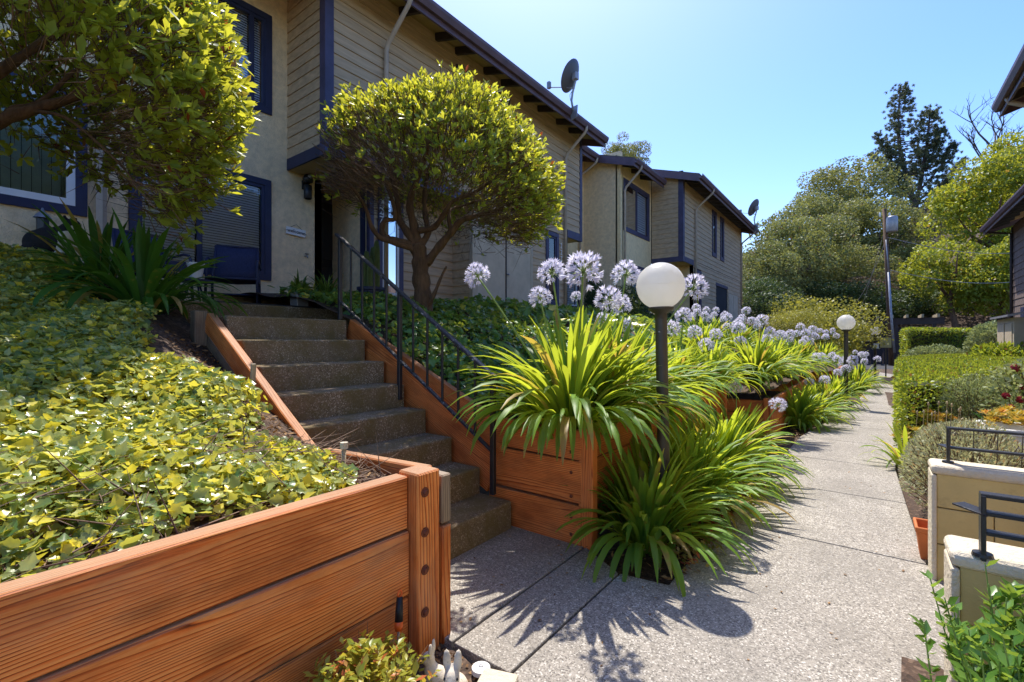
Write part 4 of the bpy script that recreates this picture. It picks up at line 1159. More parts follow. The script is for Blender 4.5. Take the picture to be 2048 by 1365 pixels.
def agapanthus(label, loc, n, L, single, heads=(), nrand=0, mat='strap', lean=(0, 0), group=None, rim=1.0, hh=(.85, 1.1), spill=0, spill_az=(-2.4, .9)):
    t = thing('agapanthus', label, 'plant', loc, group)
    base = Vector(loc); joint = MB()
    V = []; F = []; T = []
    for i in range(n + spill):
        f = min(.999, (i % n + random.random()) / n)
        f = f ** 1.12
        k = min(25, max(0, int(f * 26 * rim)))
        a = random.random() * 6.283
        off = .02 + .14 * L * f + random.uniform(0, .05)
        s = L * random.uniform(.72, 1.12)
        if i >= n:                                   # leaves hanging over the planter edge
            k = random.randint(19, 25); a = random.uniform(*spill_az); off = random.uniform(.14, .27); s = L * random.uniform(.65, 1.0)
        me = VAR[mat][k][1]
        o_loc = base + Vector((math.cos(a) * off + lean[0] * f * 0, math.sin(a) * off, random.uniform(-.03, .01)))
        tilt = Matrix.Rotation(lean[1], 4, 'X') @ Matrix.Rotation(lean[0], 4, 'Y')
        mtx = Matrix.Translation(o_loc) @ tilt @ Matrix.Rotation(a, 4, 'Z') @ Matrix.Diagonal((s, random.uniform(.85, 1.15) * max(s, .62), s, 1))
        if single and i < 300 - spill or single and i >= n and n <= 300:
            o = bpy.data.objects.new('leaf', me); COL.objects.link(o); o.matrix_basis = mtx; adopt(o, t)
        else:
            co = np.empty(len(me.vertices) * 3, np.float32); me.vertices.foreach_get('co', co); co = co.reshape(-1, 3)
            m4 = np.array(mtx); co = co @ m4[:3, :3].T + m4[:3, 3]
            b = len(V); V.extend(co.tolist()); F.extend([tuple(b + q for q in p.vertices) for p in me.polygons]); T.extend([random.random()] * len(co))
    if V:
        me = bpy.data.meshes.new('foliage'); me.from_pydata(V, [], F); me.materials.append(M[mat])
        at = me.attributes.new('tint', 'FLOAT', 'POINT'); at.data.foreach_set('value', T)
        me.polygons.foreach_set('use_smooth', [True] * len(F))
        o = link('foliage', me, t); o['kind'] = 'stuff'
    for h in heads:
        flower(t, base + Vector((random.uniform(-.05, .05), random.uniform(-.05, .05), 0)), h[0], h[1])
    for i in range(nrand):
        a = random.random() * 6.283; r = random.uniform(.05, .42)
        h = random.uniform(*hh)
        flower(t, base + Vector((math.cos(a) * .06, math.sin(a) * .06, 0)), base + Vector((math.cos(a) * r, math.sin(a) * r, h)), random.uniform(.6, .95))
    return t

tz = lambda x, y: float(terr_z(np.array(x), np.array(y)))
H = lambda u, v, t, s=1.0: (P(u, v, t=t), s)
agapanthus('large agapanthus spilling over the red planter beside the stair handrail', (-1.66, 2.86, .66), 210, .84, True, rim=.80, spill=90,
           heads=[H(955, 553, 3.05, .82), H(1166, 545, 2.75, 1.12), H(1104, 546, 3.0, .85), H(1080, 597, 3.05, .72), H(1218, 602, 3.0, .88)])
agapanthus('agapanthus on the planter with a tall flower head behind the globe lamp', (-1.66, 3.45, .66), 230, .80, True, rim=.82, spill=70, spill_az=(-.9, .9), heads=[H(1252, 550, 3.45, 1.0), H(1386, 577, 3.6, 1.0)])
agapanthus('agapanthus in the bed at the foot of the nearest globe lamp', (-1.14, 2.90, -.02), 240, .62, True)
agapanthus('agapanthus tucked between the nearest lamp post and the planter wall', (-1.27, 3.30, -.02), 130, .70, False)
agapanthus('agapanthus in the bed just past the nearest globe lamp', (-1.12, 3.72, -.02), 250, .70, True)
agapanthus('bright agapanthus overhanging the path before the timber planter corner', (-1.12, 4.62, -.02), 260, .70, True)
agapanthus('agapanthus filling the bed below the gap in the planter walls', (-1.15, 5.55, -.02), 220, .62, False, nrand=2, hh=(.6, .8))
agapanthus('agapanthus fountain beside the path past the timber planter corner', (-.86, 8.3, -.02), 230, .66, True)
agapanthus('agapanthus hanging over the path below the second globe lamp', (-.72, 9.3, -.02), 190, .62, False, nrand=3, hh=(.6, .85))
for (x, y, n, nf, lab) in ((-1.66, 4.25, 170, 3, 'agapanthus with pale heads on the planter above the lamp bed'), (-1.7, 5.15, 170, 5, 'agapanthus with drooping pale heads near the planter end'),
                           (-2.5, 4.9, 90, 4, 'agapanthus at the rear of the planter before the ivy'), (-1.55, 6.0, 100, 6, 'agapanthus heavy with lilac heads by the gap in the planters'),
                           (-1.28, 7.2, 160, 8, 'bright agapanthus with many pale heads in the second planter'), (-2.2, 8.0, 100, 9, 'agapanthus with tall heads against the sided bay'),
                           (-1.26, 8.5, 160, 9, 'flowering agapanthus in the middle of the second planter'), (-2.0, 9.6, 100, 11, 'agapanthus crowded with heads on the terrace slope'),
                           (-1.22, 9.9, 160, 9, 'flowering agapanthus behind the second globe lamp'), (-1.9, 11.2, 100, 11, 'agapanthus with tall heads below the round clipped shrub'),
                           (-1.2, 11.5, 150, 9, 'flowering agapanthus at the end of the second planter'), (-2.7, 10.6, 90, 10, 'agapanthus high on the terrace near the far bay')):
    agapanthus(lab, (x, y, tz(x, y)), int(n * 1.45), .66, False, nrand=max(2, int(nf * .55)), hh=(.55, .92) if y > 5.6 else (.7, .95))
for (x, y, z, nf, lab) in ((-.62, 11.0, -.02, 4, 'agapanthus at the foot of the second globe lamp'), (-.55, 12.5, -.02, 4, 'agapanthus in the bed between the second and third lamps'),
                           (-.3, 14.6, -.02, 5, 'agapanthus beside the narrowing path before the far planter'), (-.2, 16.6, -.02, 5, 'agapanthus beside the path near the far lamp'),
                           (-1.0, 14.4, .6, 6, 'agapanthus in the far planter'), (-1.0, 16.5, .6, 6, 'agapanthus in the far planter below the clipped shrub')):
    agapanthus(lab, (x, y, z), 150, .66, False, nrand=nf, hh=(.75, 1.0))
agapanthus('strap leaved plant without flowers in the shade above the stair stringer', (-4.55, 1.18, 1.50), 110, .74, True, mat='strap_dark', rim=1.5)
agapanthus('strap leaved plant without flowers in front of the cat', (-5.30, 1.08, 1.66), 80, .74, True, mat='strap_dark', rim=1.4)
agapanthus('small strap leaved plant leaning over the path from the hedge side', (.30, 6.3, .0), 46, .45, True, rim=1.0)

# ------------------------------------------------------------------ clipped trees by the houses
M['leaf_topiary'] = leaf_mat('topiary_leaf', (.08, .17, .025), (.32, .40, .06), (.85, .82, .06), .48, .35, odd=(.30, .07, .02), oddp=.985)
def fbm(d, f):
    return (np.sin(d[:, 0] * f + 1.3) * np.sin(d[:, 1] * f * 1.1 + .4) + np.sin(d[:, 2] * f * 1.3 + 2.1) * np.sin(d[:, 0] * f * .7 - .8)) * .5

def topiary(parent, C, R, n, leaf, low, bare, shell=.28, per=6, seed=1, flat=0.0):
    """dome of leaf rosettes. low(az)->lowest direction z, bare(dirs)->0..1 chance that a shoot has no leaves"""
    C = np.array(C); R = np.array(R)
    d = rand_dirs(n * 3)
    az = np.arctan2(d[:, 1], d[:, 0])
    keep = d[:, 2] > low(az) + rng.normal(0, .06, len(d)); d = d[keep][:n]
    rr = 1 + .11 * fbm(d, 4.0) + .07 * fbm(d, 11.0) + np.minimum(rng.exponential(.03, len(d)), .14)
    dep = np.abs(rng.normal(0, 1, len(d))) * shell * .35
    dep = np.where(rng.random(len(d)) < .3, rng.random(len(d)) * .5, dep)
    p = C + d * R * (rr - dep)[:, None]
    nb = bare(d, dep)
    leafy = rng.random(len(d)) > nb
    pc = p[leafy]; dc = d[leafy]
    axis = unit(dc * .75 + np.array([0, 0, .45]) + rng.normal(0, .28, dc.shape))
    k = per
    ax = np.repeat(axis, k, 0); pp = np.repeat(pc, k, 0)
    perp = unit(np.cross(ax, rand_dirs(len(ax))))
    al = rng.uniform(.35, 1.15, len(ax))[:, None]
    xd = ax * np.cos(al) + perp * np.sin(al)
    sz = leaf * rng.uniform(.5, 1.35, len(ax))
    tint = np.clip(np.repeat(rng.random(len(pc)), k) * .7 + rng.random(len(ax)) * .3, 0, .97)
    tint[rng.random(len(ax)) < .012] = 1.0
    crown = bake('crown', M['leaf_topiary'], pp + ax * rng.uniform(-.02, .02, len(ax))[:, None], xd, ax, sz, T_SPOON, tint, parent)
    # shoots: short twigs running in from the shell
    tw = p; inward = unit(C + np.array([0, 0, -.35 * R[2]]) - tw + rng.normal(0, .35, tw.shape))
    ln_ = rng.uniform(.12, .42, len(tw))
    size = np.stack([ln_, np.full(len(tw), .008), np.full(len(tw), .008)], 1) * 1.0
    bake('twigs', M['twig'], tw, inward, rand_dirs(len(tw)), size, T_TWIG, None, parent)
    return crown

t2 = thing('clipped_tree', 'mushroom shaped clipped tree with twisting branches in front of the sided house', 'tree', (-4.54, 4.08, 1.7))
def limb(parent, pts, r, name='branch', n=9, mat='bark'):
    pts = [P(u, v, t=t) for u, v, t in pts]
    fine = []; rr = []
    m_ = len(pts)
    for i in range(m_ - 1):
        p0 = pts[max(i - 1, 0)]; p1 = pts[i]; p2 = pts[i + 1]; p3 = pts[min(i + 2, m_ - 1)]
        for s in np.linspace(0, 1, 5)[:-1]:
            fine.append(.5 * ((2 * p1) + (p2 - p0) * s + (2 * p0 - 5 * p1 + 4 * p2 - p3) * s ** 2 + (3 * p1 - p0 - 3 * p2 + p3) * s ** 3)); rr.append(r[0] + (r[1] - r[0]) * (i + s) / (m_ - 1))
    fine.append(pts[-1]); rr.append(r[1])
    rr = [a * (1 + .12 * math.sin(i * 1.9)) for i, a in enumerate(rr)]
    return MB().tube(fine, rr, n).build(name, M[mat], parent, smooth=True)
limb(t2, [(850, 640, 6.0), (847, 600, 6.0), (842, 555, 6.0), (840, 515, 6.0), (834, 490, 6.0)], (.125, .095), 'trunk', 12)
limb(t2, [(842, 505, 6.0), (812, 487, 5.95), (785, 480, 5.9), (768, 474, 5.9), (764, 458, 5.9), (770, 441, 5.9), (790, 437, 5.95), (784, 400, 6.0), (770, 365, 6.1)], (.05, .02))
limb(t2, [(836, 502, 6.0), (795, 488, 5.8), (758, 474, 5.7), (741, 448, 5.65), (732, 418, 5.6), (712, 385, 5.5), (690, 360, 5.4)], (.04, .012))
limb(t2, [(832, 492, 6.0), (815, 465, 6.0), (799, 440, 6.05), (795, 405, 6.1), (785, 360, 6.2), (770, 300, 6.3)], (.06, .02))
limb(t2, [(836, 490, 6.0), (828, 452, 6.0), (819, 412, 5.95), (826, 380, 5.9), (842, 340, 5.8), (860, 280, 5.7)], (.065, .02))
limb(t2, [(840, 492, 6.0), (856, 466, 6.1), (850, 425, 6.2), (851, 370, 6.3), (870, 300, 6.4)], (.05, .018))
limb(t2, [(836, 462, 6.0), (868, 455, 5.9), (890, 425, 5.8), (907, 402, 5.75), (950, 385, 5.7), (1000, 350, 5.6)], (.042, .014))
limb(t2, [(852, 528, 6.0), (880, 492, 5.95), (906, 461, 5.9), (922, 442, 5.85), (955, 432, 5.8), (1000, 420, 5.7), (1050, 390, 5.6)], (.06, .016))
limb(t2, [(903, 464, 5.9), (898, 440, 5.9), (902, 420, 6.0), (925, 412, 6.1), (960, 400, 6.2)], (.032, .012))
limb(t2, [(856, 612, 5.95), (868, 590, 5.9), (880, 560, 5.9), (893, 533, 5.9)], (.032, .012), 'dead_stub')
c2 = P(888, 335, t=5.75)
def bare2(d, dep):
    side = d @ np.array([.7955, .606, 0])
    f = sstep(.36, -.25, d[:, 2] + .5 * side + .18 * fbm(d, 6.0)) * .94
    return np.clip(f + (dep > .22) * .45, 0, 1)
topiary(t2, (c2.x - .03, c2.y - .03, c2.z - .30), (1.38, 1.38, 1.12), 6600, .070, lambda az: -.30 - .28 * np.cos(az - rad(37)), bare2, per=6)

t1 = thing('clipped_tree', 'broad clipped tree with overhanging leafy crown above the ivy bank and cat', 'tree', (-4.4, -.35, 1.4))
limb(t1, [(-260, 640, 3.35), (-250, 480, 3.3), (-215, 360, 3.25), (-150, 300, 3.2)], (.13, .09), 'trunk', 12)
limb(t1, [(-190, 320, 3.2), (-90, 285, 3.2), (0, 242, 3.25), (60, 222, 3.3), (150, 195, 3.4), (250, 160, 3.5)], (.06, .02))
limb(t1, [(0, 243, 3.25), (30, 218, 3.3), (80, 205, 3.4), (150, 140, 3.5)], (.03, .012))
limb(t1, [(-150, 300, 3.2), (-80, 200, 3.2), (20, 130, 3.3), (120, 60, 3.5)], (.06, .02))
limb(t1, [(60, 222, 3.3), (130, 235, 3.3), (200, 290, 3.3), (250, 340, 3.35), (270, 370, 3.4)], (.014, .005))
c1 = Vector((-4.45, .56, 3.14))
def bare1(d, dep):
    return np.clip(sstep(.0, -.6, d[:, 2] + .25 * d[:, 1]) * .45 + (dep > .3) * .3, 0, 1)
topiary(t1, c1, (1.19, 1.19, 1.34), 5000, .085, lambda az: -.22 - .50 * np.clip(np.cos(az - rad(82)), 0, 1), bare1, per=6)

# ------------------------------------------------------------------ ivy
M['ivy'] = leaf_mat('ivy_leaf', (.05, .16, .03), (.46, .50, .17), (.78, .74, .10), .45, .28, odd=(.85, .72, .06), spec=.6, oddp=.84)
M['ivy_green'] = leaf_mat('ivy_leaf_green', (.04, .125, .025), (.15, .29, .06), (.42, .52, .05), .35, .32, odd=(.6, .55, .06), spec=.5, oddp=.97)
def ivy(name, label, mat, X, Y, zfn, size, rise=.13, cat='ivy', tb=None):
    n = len(X)
    Z = zfn(X, Y)
    e = .02; gxn = (zfn(X + e, Y) - Z) / e; gyn = (zfn(X, Y + e) - Z) / e
    nrm = unit(np.stack([-gxn, -gyn, np.ones(n)], 1))
    clump = .5 + .5 * np.sin(X * 7 + 1.1) * np.sin(Y * 6.3 + X * 2)
    pos = np.stack([X, Y, Z], 1) + nrm * (rng.random(n) ** .7 * rise * (.4 + .8 * clump))[:, None]
    up = unit(nrm + rng.normal(0, .55, (n, 3)))
    xd = unit(np.cross(up, rand_dirs(n)))
    o = bake(name, mat, pos, xd, up, size * rng.uniform(.4, 1.45, n), T_IVY, tb)
    return tag(o, label, cat, None, 'stuff')
n = 62000
X = rng.uniform(-6.5, -1.62, n); Y = rng.uniform(-.45, 1.42, n)
edge = 1.22 + .10 * np.sin(X * 6) + .05 * np.sin(X * 17) + np.interp(X, [-4.4, -3.8, -2.4, -1.9, -1.6], [-.3, -.26, -.05, -.02, -.3])
front = -1.63 - .08 * np.abs(np.sin(Y * 3.0)) - .18 * rng.random(n) ** 2 - .12 * sstep(.5, -.2, Y)
k = (Y < edge - .12 * rng.random(n) ** 2) & (X < front) & ~((X < -5.9) & (Y > .55) & (rng.random(n) < .8))
ivy('ivy_bank', 'variegated ivy covering the sunny bank behind the retaining wall', M['ivy'], X[k], Y[k], bank_z, .035, .10)
n = 13000
X = -1.75 - rng.random(n) ** 1.15 * 3.9; Y = rng.uniform(2.72, 6.2, n)
ivy('ivy_terrace', 'green ivy covering the terrace beside the stairs and under the clipped tree', M['ivy_green'], X, Y, terr_z, .062)
n = 12000
X = rng.uniform(-6.6, -2.0, n); Y = rng.uniform(6.0, 22, n)
ivy('ivy_slope', 'ivy and low groundcover along the farther houses', M['ivy_green'], X, Y, terr_z, .11, .2)
# bare ivy runners and litter at the wall edge
n = 900
X = rng.uniform(-2.3, -1.62, n); Y = rng.uniform(-.8, 1.35, n); p = np.stack([X, Y, bank_z(X, Y) + .01 + rng.random(n) * .05], 1)
dd = rng.normal(0, 1, (n, 3)); dd[:, 2] *= .25; dd[:, 0] = np.where(X > -1.95, -np.abs(dd[:, 0]), dd[:, 0])
bake('ivy_runners', M['twig'], p, dd, np.tile([0, 0, 1.0], (n, 1)), np.stack([rng.uniform(.08, .3, n), np.full(n, .006), np.full(n, .006)], 1), T_TWIG)
tag(bpy.data.objects['ivy_runners'], 'bare ivy runners on the soil behind the timber wall', 'runners')
n = 1500
M['litter'] = leaf_mat('litter', (.10, .045, .02), (.38, .22, .09), (.3, .15, .04), .2, .7)
X = np.concatenate([rng.uniform(-2.3, -1.58, 600), rng.uniform(-4.0, -1.6, 900)]); Y = np.concatenate([rng.uniform(-.8, 1.35, 600), rng.uniform(1.1, 1.43, 900)])
p = np.stack([X, Y, bank_z(X, Y) + .012], 1); up = unit(np.array([0, 0, 1.0]) + rng.normal(0, .35, (n, 3)))
o = bake('leaf_litter', M['litter'], p, unit(np.cross(up, rand_dirs(n))), up, rng.uniform(.015, .05, n), T_OVAL)
tag(o, 'dry fallen leaves on the dark soil beside the stair stringer', 'litter')
n = 700
X = rng.uniform(-1.45, -.72, n); Y = rng.uniform(2.5, 8, n); p = np.stack([X, Y, np.full(n, .012)], 1); up = unit(np.array([0, 0, 1.0]) + rng.normal(0, .3, (n, 3)))
o = bake('bed_litter', M['litter'], p, unit(np.cross(up, rand_dirs(n))), up, rng.uniform(.015, .05, n), T_OVAL)
tag(o, 'dry fallen leaves under the agapanthus beside the path', 'litter')
n = 260
X = np.concatenate([rng.uniform(-1.9, .2, 110), -.80 + rng.normal(0, .06, 110), rng.uniform(-1.9, -1.2, 40)]); Y = np.concatenate([rng.uniform(1.45, 6, 110), rng.uniform(2.6, 9, 110), rng.uniform(1.5, 2.55, 40)])
p = np.stack([X, Y, np.full(n, .004)], 1); up = unit(np.array([0, 0, 1.0]) + rng.normal(0, .2, (n, 3)))
o = bake('path_debris', M['litter'], p, unit(np.cross(up, rand_dirs(n))), up, rng.uniform(.008, .028, n), T_OVAL)
tag(o, 'scattered dry leaf bits on the concrete path', 'litter')
# small bronze groundcover at the bed edge
n = 1400
Y = rng.uniform(2.6, 4.6, n); X = -.86 + rng.normal(0, .07, n); p = np.stack([X, Y, .02 + rng.random(n) * .10], 1)
M['bronze_leaf'] = leaf_mat('bronze_leaf', (.10, .12, .03), (.32, .22, .07), (.5, .35, .05), .4, .45, odd=(.3, .05, .03), oddp=.85)
up = unit(np.array([.4, 0, 1.0]) + rng.normal(0, .5, (n, 3)))
o = bake('bed_edging', M['bronze_leaf'], p, unit(np.cross(up, rand_dirs(n))), up, rng.uniform(.02, .045, n), T_OVAL)
tag(o, 'low bronze edging plants where the lamp bed meets the path', 'groundcover')

# wooden stakes and small things in the bank
sk = plank('stake', P(503, 815, Y=1.33), P(507, 728, Y=1.33), .022, .026, M['stake'], None, up=(0, 1, 0), bevel=.002)
tag(sk, 'short square wooden stake leaning on the stair stringer', 'stake')
s2 = thing('garden_stake', 'pale stake with a round cap behind the retaining wall corner', 'stake', P(684, 975, Y=1.28))
a_ = P(683, 985, Y=1.27); b_ = P(688, 898, Y=1.27)
MB().tube([a_ - Vector((0, 0, .06)), b_], .011, 8).build('stem', M['stake'], s2, smooth=True)
MB().lathe([(0, 0), (.017, 0), (.018, .03), (.0, .032)], b_, 12).build('cap', M['cap'], s2)

# ------------------------------------------------------------------ the front corner: nandina, rabbits, garden tool
nd = thing('nandina_shrub', 'low yellow green nandina shrub in front of the timber retaining wall', 'shrub', (-1.26, .98, 0))
M['nandina'] = leaf_mat('nandina_leaf', (.16, .24, .03), (.50, .46, .07), (.75, .62, .06), .45, .35, odd=(.55, .16, .06), oddp=.93)
pos = []; xds = []; ups = []; szs = []
for i in range(230):
    a = random.random() * 6.283; r = abs(random.gauss(0, .5)); hz = random.uniform(.05, 1)
    d = Vector((math.cos(a) * r, math.sin(a) * r, .55 + .5 * hz)).normalized()
    tip = Vector((-1.30, .91, -.02)) + Vector((d.x * .30, d.y * .36, d.z * random.uniform(.14, .33)))
    if tip.x < -1.44: tip.x = -1.44 + random.random() * .05
    for k_ in range(13):
        s = k_ / 13; side = 1 if k_ % 2 else -1
        ax = (d + Vector((random.gauss(0, .2), random.gauss(0, .2), .1))).normalized(); perp = ax.cross(Vector((random.gauss(0, 1), random.gauss(0, 1), .4))).normalized()
        q = tip - ax * (.10 * (1 - s)); pos.append(q); xds.append((ax * .6 + perp * side).normalized()); ups.append((Vector((0, 0, 1)) + perp * .3)); szs.append(random.uniform(.022, .042))
pos = np.array(pos); 
bake('foliage', M['nandina'], pos, np.array(xds), np.array(ups), np.array(szs), T_LANCE if False else T_OVAL, None, nd)
n = 120
p = np.tile(np.array([-1.30, .93, 0.0]), (n, 1)) + rng.normal(0, .05, (n, 3)) * [1, 1, .1]
dd = unit(rng.normal(0, .55, (n, 3)) * [1, 1, .2] + [0.05, 0, 1.0])
bake('stems', M['twig'], p, dd, rand_dirs(n), np.stack([rng.uniform(.15, .3, n), np.full(n, .008), np.full(n, .008)], 1), T_TWIG, None, nd)

rabbit_m = M['stone_white']
def rabbit(label, loc, rz, s):
    r_ = thing('rabbit_statue', label, 'statue', (0, 0, 0))
    organic('body', [((0, 0, .055), (.05, .042, .056)), ((-.025, 0, .05), (.045, .045, .05)), ((.03, 0, .085), (.033, .03, .045)), ((.045, 0, .135), (.030, .026, .03)),
                     ((.068, 0, .128), (.016, .016, .014)), ((.028, .018, .180), (.009, .015, .036)), ((.028, -.018, .180), (.009, .015, .036)),
                     ((-.07, 0, .04), (.018, .018, .018)), ((.045, .02, .03), (.013, .012, .04)), ((.045, -.02, .03), (.013, .012, .04)), ((.055, .02, .008), (.02, .012, .009)), ((.055, -.02, .008), (.02, .012, .009)),
                     ((-.01, .04, .03), (.04, .016, .03)), ((-.01, -.04, .03), (.04, .016, .03))], rabbit_m, .0065, r_, smooth=3)
    for sgn in (-1, 1):
        MB().ball((.06, .019 * sgn, .143), .0045, 8, 6).build('eye', M['rubber'], r_, smooth=True)
    r_.location = loc; r_.rotation_euler = (0, 0, rz); r_.scale = (s,) * 3
q = P(908, 1410, Z=0.0); rabbit('weathered white rabbit statue with upright ears beside the paving edge', (q.x, q.y, -.02), rad(-55), 1.1)
q = P(868, 1378, Z=0.0); rabbit('white rabbit statue half hidden behind the nandina leaves', (q.x - .0, q.y + .02, -.02), rad(205), .85)
q = P(962, 1338, Z=0.0)
dc = thing('drain_cover', 'small white round drain cover in the soil beside the paving', 'cover', (q.x, q.y, 0))
MB().lathe([(0, .012), (.022, .012), (.036, .006), (.038, -.01)], (q.x, q.y, 0), 24).build('disc', M['white'], dc, smooth=False)
MB().lathe([(0, .016), (.008, .015), (.010, .012)], (q.x, q.y, 0), 12).build('screw', M['metal_grey'], dc)
q = P(1010, 1372, Z=0.0)
sb = MB(); sb.box(-.07, .07, -.05, .05, -.05, .03); so = sb.build('stepping_stone', M['cap'], None, bevel=.012); so.location = (q.x - .02, q.y - .02, 0); so.rotation_euler = (0, 0, rad(20))
tag(so, 'pale stone block set at the edge of the path', 'stone')
n = 900
X = rng.uniform(-1.48, -1.12, n); Y = rng.uniform(.2, 1.42, n); p = np.stack([X, Y, np.full(n, -.045)], 1); up = unit(np.array([0, 0, 1.0]) + rng.normal(0, .5, (n, 3)))
soil_s = sheet('soil_strip', -1.5, -1.125, -3, 1.42, lambda X, Y: -.028 + .012 * np.sin(X * 31) * np.sin(Y * 23), 8, 60, M['soil'])
p[:, 2] = -.022
o = bake('bark_chips', M['litter'], p, unit(np.cross(up, rand_dirs(n))), up, rng.uniform(.008, .026, n), T_CARD)
tag(o, 'bark chips on the soil strip between the timber wall and the path', 'mulch')

gt_ = thing('garden_trowel', 'garden hand tool with black and orange grip leaning on the timber wall', 'garden tool', P(800, 1250, X=-1.45))
a_ = P(797, 1262, X=-1.45); b_ = P(800, 1180, X=-1.478); ax = (b_ - a_)
def seg(f0, f1, r0, r1, name, mat): return MB().tube([a_ + ax * f0, a_ + ax * (f0 + f1) / 2, a_ + ax * f1], [r0, (r0 + r1) / 2 * 1.05, r1], 14).build(name, mat, gt_, smooth=True)
seg(.0, .22, .014, .017, 'orange_collar', M['orange']); seg(.22, .82, .016, .012, 'grip', M['rubber'])
tp_ = a_ + ax * .9
MB().tube([tp_ + Vector((0, .010 * math.cos(t_), .013 * math.sin(t_))) for t_ in np.linspace(0, 6.283, 14)], .0035, 6).build('hang_loop', M['orange'], gt_, smooth=True)
MB().tube([a_, a_ - ax * .5, a_ - ax * 1.0 + Vector((.02, 0, 0))], .005, 6).build('shank', M['metal_grey'], gt_)

# ------------------------------------------------------------------ right of the path: block walls, rails, pots
def bevwall(name, label, x0, x1, y0, y1, z, cap):
    w = thing(name, label, 'wall', (x0, y0, 0))
    rows = [(-.05, .19), (.196, .386), (.392, z - .05)]
    for r_, (a, b) in enumerate(rows):
        x = x0 + .012; k = 0; Ls = (.2, .4) if r_ % 2 else (.4, .2)
        first = (.40, .22, .40)[r_]
        while x < x1 - .01:
            xe = min(x + (first if k == 0 else .4), x1 - .001)
            MB().box(x, xe - .004, y0 + .010, y1 - .010, a, b).build('block', M['block'], w, bevel=.003, seg=1)
            x = xe; k += 1
    m = MB(); m.box(x0 - .012, x1, y0 - .004, y1 + .006, z - .052, z); m.build('coping', M['cap'], w, bevel=.022, seg=3)
    m = MB(); m.box(x0 - .010, x0 + .012, y0 - .003, y1 + .004, -.05, z - .054); m.build('end_render', M['cap'], w, bevel=.008)
    return w
q1 = P(1868, 1160, Z=0.0)
bevwall('block_wall', 'tan block garden wall with pale coping behind the terracotta pot railing', q1.x, q1.x + 2.6, q1.y, q1.y + .2, .617, 1)
q2 = P(1905, 1090, Z=.617)
bevwall('block_wall', 'tan block garden wall with pale coping beside the bottom step shrub', q2.x, q2.x + 2.6, q2.y - .06, q2.y + .12, .617, 1)
def railing(label, x, y, z, h, rails, kick):
    r_ = thing('railing', label, 'railing', (x, y, z))
    plank('post', (x, y, z - .01), (x, y, z + h), .012, .045, M['black'], r_, up=(0, 1, 0), bevel=.002)
    MB().lathe([(0, .010), (.024, .010), (.026, 0), (0, -.002)], (x, y, z), 16).build('foot', M['black'], r_)
    for dz in rails:
        plank('rail', (x - .006, y, z + dz), (x + 2.4, y, z + dz), .038, .012, M['black'], r_, bevel=.002)
    plank('kick_plate', (x - kick, y + .05, z + rails[1] + .004), (x + .02, y - .01, z + rails[1] - .004), .05, .006, M['black'], r_, bevel=.001)
    for xx in (.55, 1.2, 1.85):
        plank('post', (x + xx, y, z - .01), (x + xx, y, z + h - .005), .010, .03, M['black'], r_, up=(0, 1, 0), bevel=.001)
    return r_
ra = P(1896, 935, Y=q1.y + .1); railing('black flat bar railing on the farther block wall', ra.x, ra.y, .617, .19, (.19, .085), .02)
rb = P(1965, 1112, Z=.617); railing('black flat bar railing on the nearer block wall', rb.x, rb.y, .617, .19, (.19, .135, .075), .05)

tp = thing('terracotta_pot', 'square terracotta pot on the slab behind the block wall end', 'pot', (.3, 3.6, 0))
qp = P(1862, 1120, Z=.01)
def sqpot(c, w0, w1, h, mat, parent, rim=.03):
    m = MB(); L_ = [(w0, 0), (w1 * .93, h - rim), (w1, h - rim), (w1, h), (w1 * .86, h), (w1 * .82, h * .5), (0.001, h * .5)]
    vs = []; fs = []
    for r_, z in L_: vs += [(c[0] + r_ * a, c[1] + r_ * b, c[2] + z) for a, b in ((-1, -1), (1, -1), (1, 1), (-1, 1))]
    for i in range(len(L_) - 1):
        for k in range(4): fs.append((i * 4 + k, i * 4 + (k + 1) % 4, (i + 1) * 4 + (k + 1) % 4, (i + 1) * 4 + k))
    fs.append((3, 2, 1, 0)); m.add(vs, fs); return m.build('pot', mat, parent, bevel=.004, seg=1)
sqpot((qp.x + .03, qp.y + .08, 0.0), .075, .10, .19, M['terracotta'], tp)

# planter on the far side with succulents
wpot = thing('white_planter', 'white marbled planter holding yellow succulents behind the railing', 'pot', (1.0, 5.7, .1))
sqpot((1.02, 5.65, .05), .20, .27, .52, M['ceramic'], wpot, .05)
M['succulent'] = leaf_mat('succulent', (.22, .26, .04), (.55, .40, .06), (.7, .45, .05), .3, .4, odd=(.62, .26, .05), oddp=.88)
def rosettes(parent, centres, r, name='rosettes', mat='succulent', per=16):
    pos = []; xd = []; up = []; sz = []; tn = []
    for c in centres:
        t_ = random.random()
        for k in range(per):
            a = k * 2.4; el = .15 + 1.1 * k / per
            pos.append(c); xd.append((math.cos(a) * math.cos(el), math.sin(a) * math.cos(el), math.sin(el))); up.append((-math.cos(a) * math.sin(el), -math.sin(a) * math.sin(el), math.cos(el)))
            sz.append(r * random.uniform(.7, 1.15) * (1 - .3 * k / per)); tn.append(min(.99, t_ * .7 + random.random() * .3))
    return bake(name, M[mat], np.array(pos, float), np.array(xd), np.array(up), np.array(sz), T_SPOON, np.array(tn), parent)
rosettes(wpot, [(1.02 + random.uniform(-.24, .24), 5.65 + random.uniform(-.24, .24), .56 + random.uniform(0, .14)) for _ in range(60)], .07)
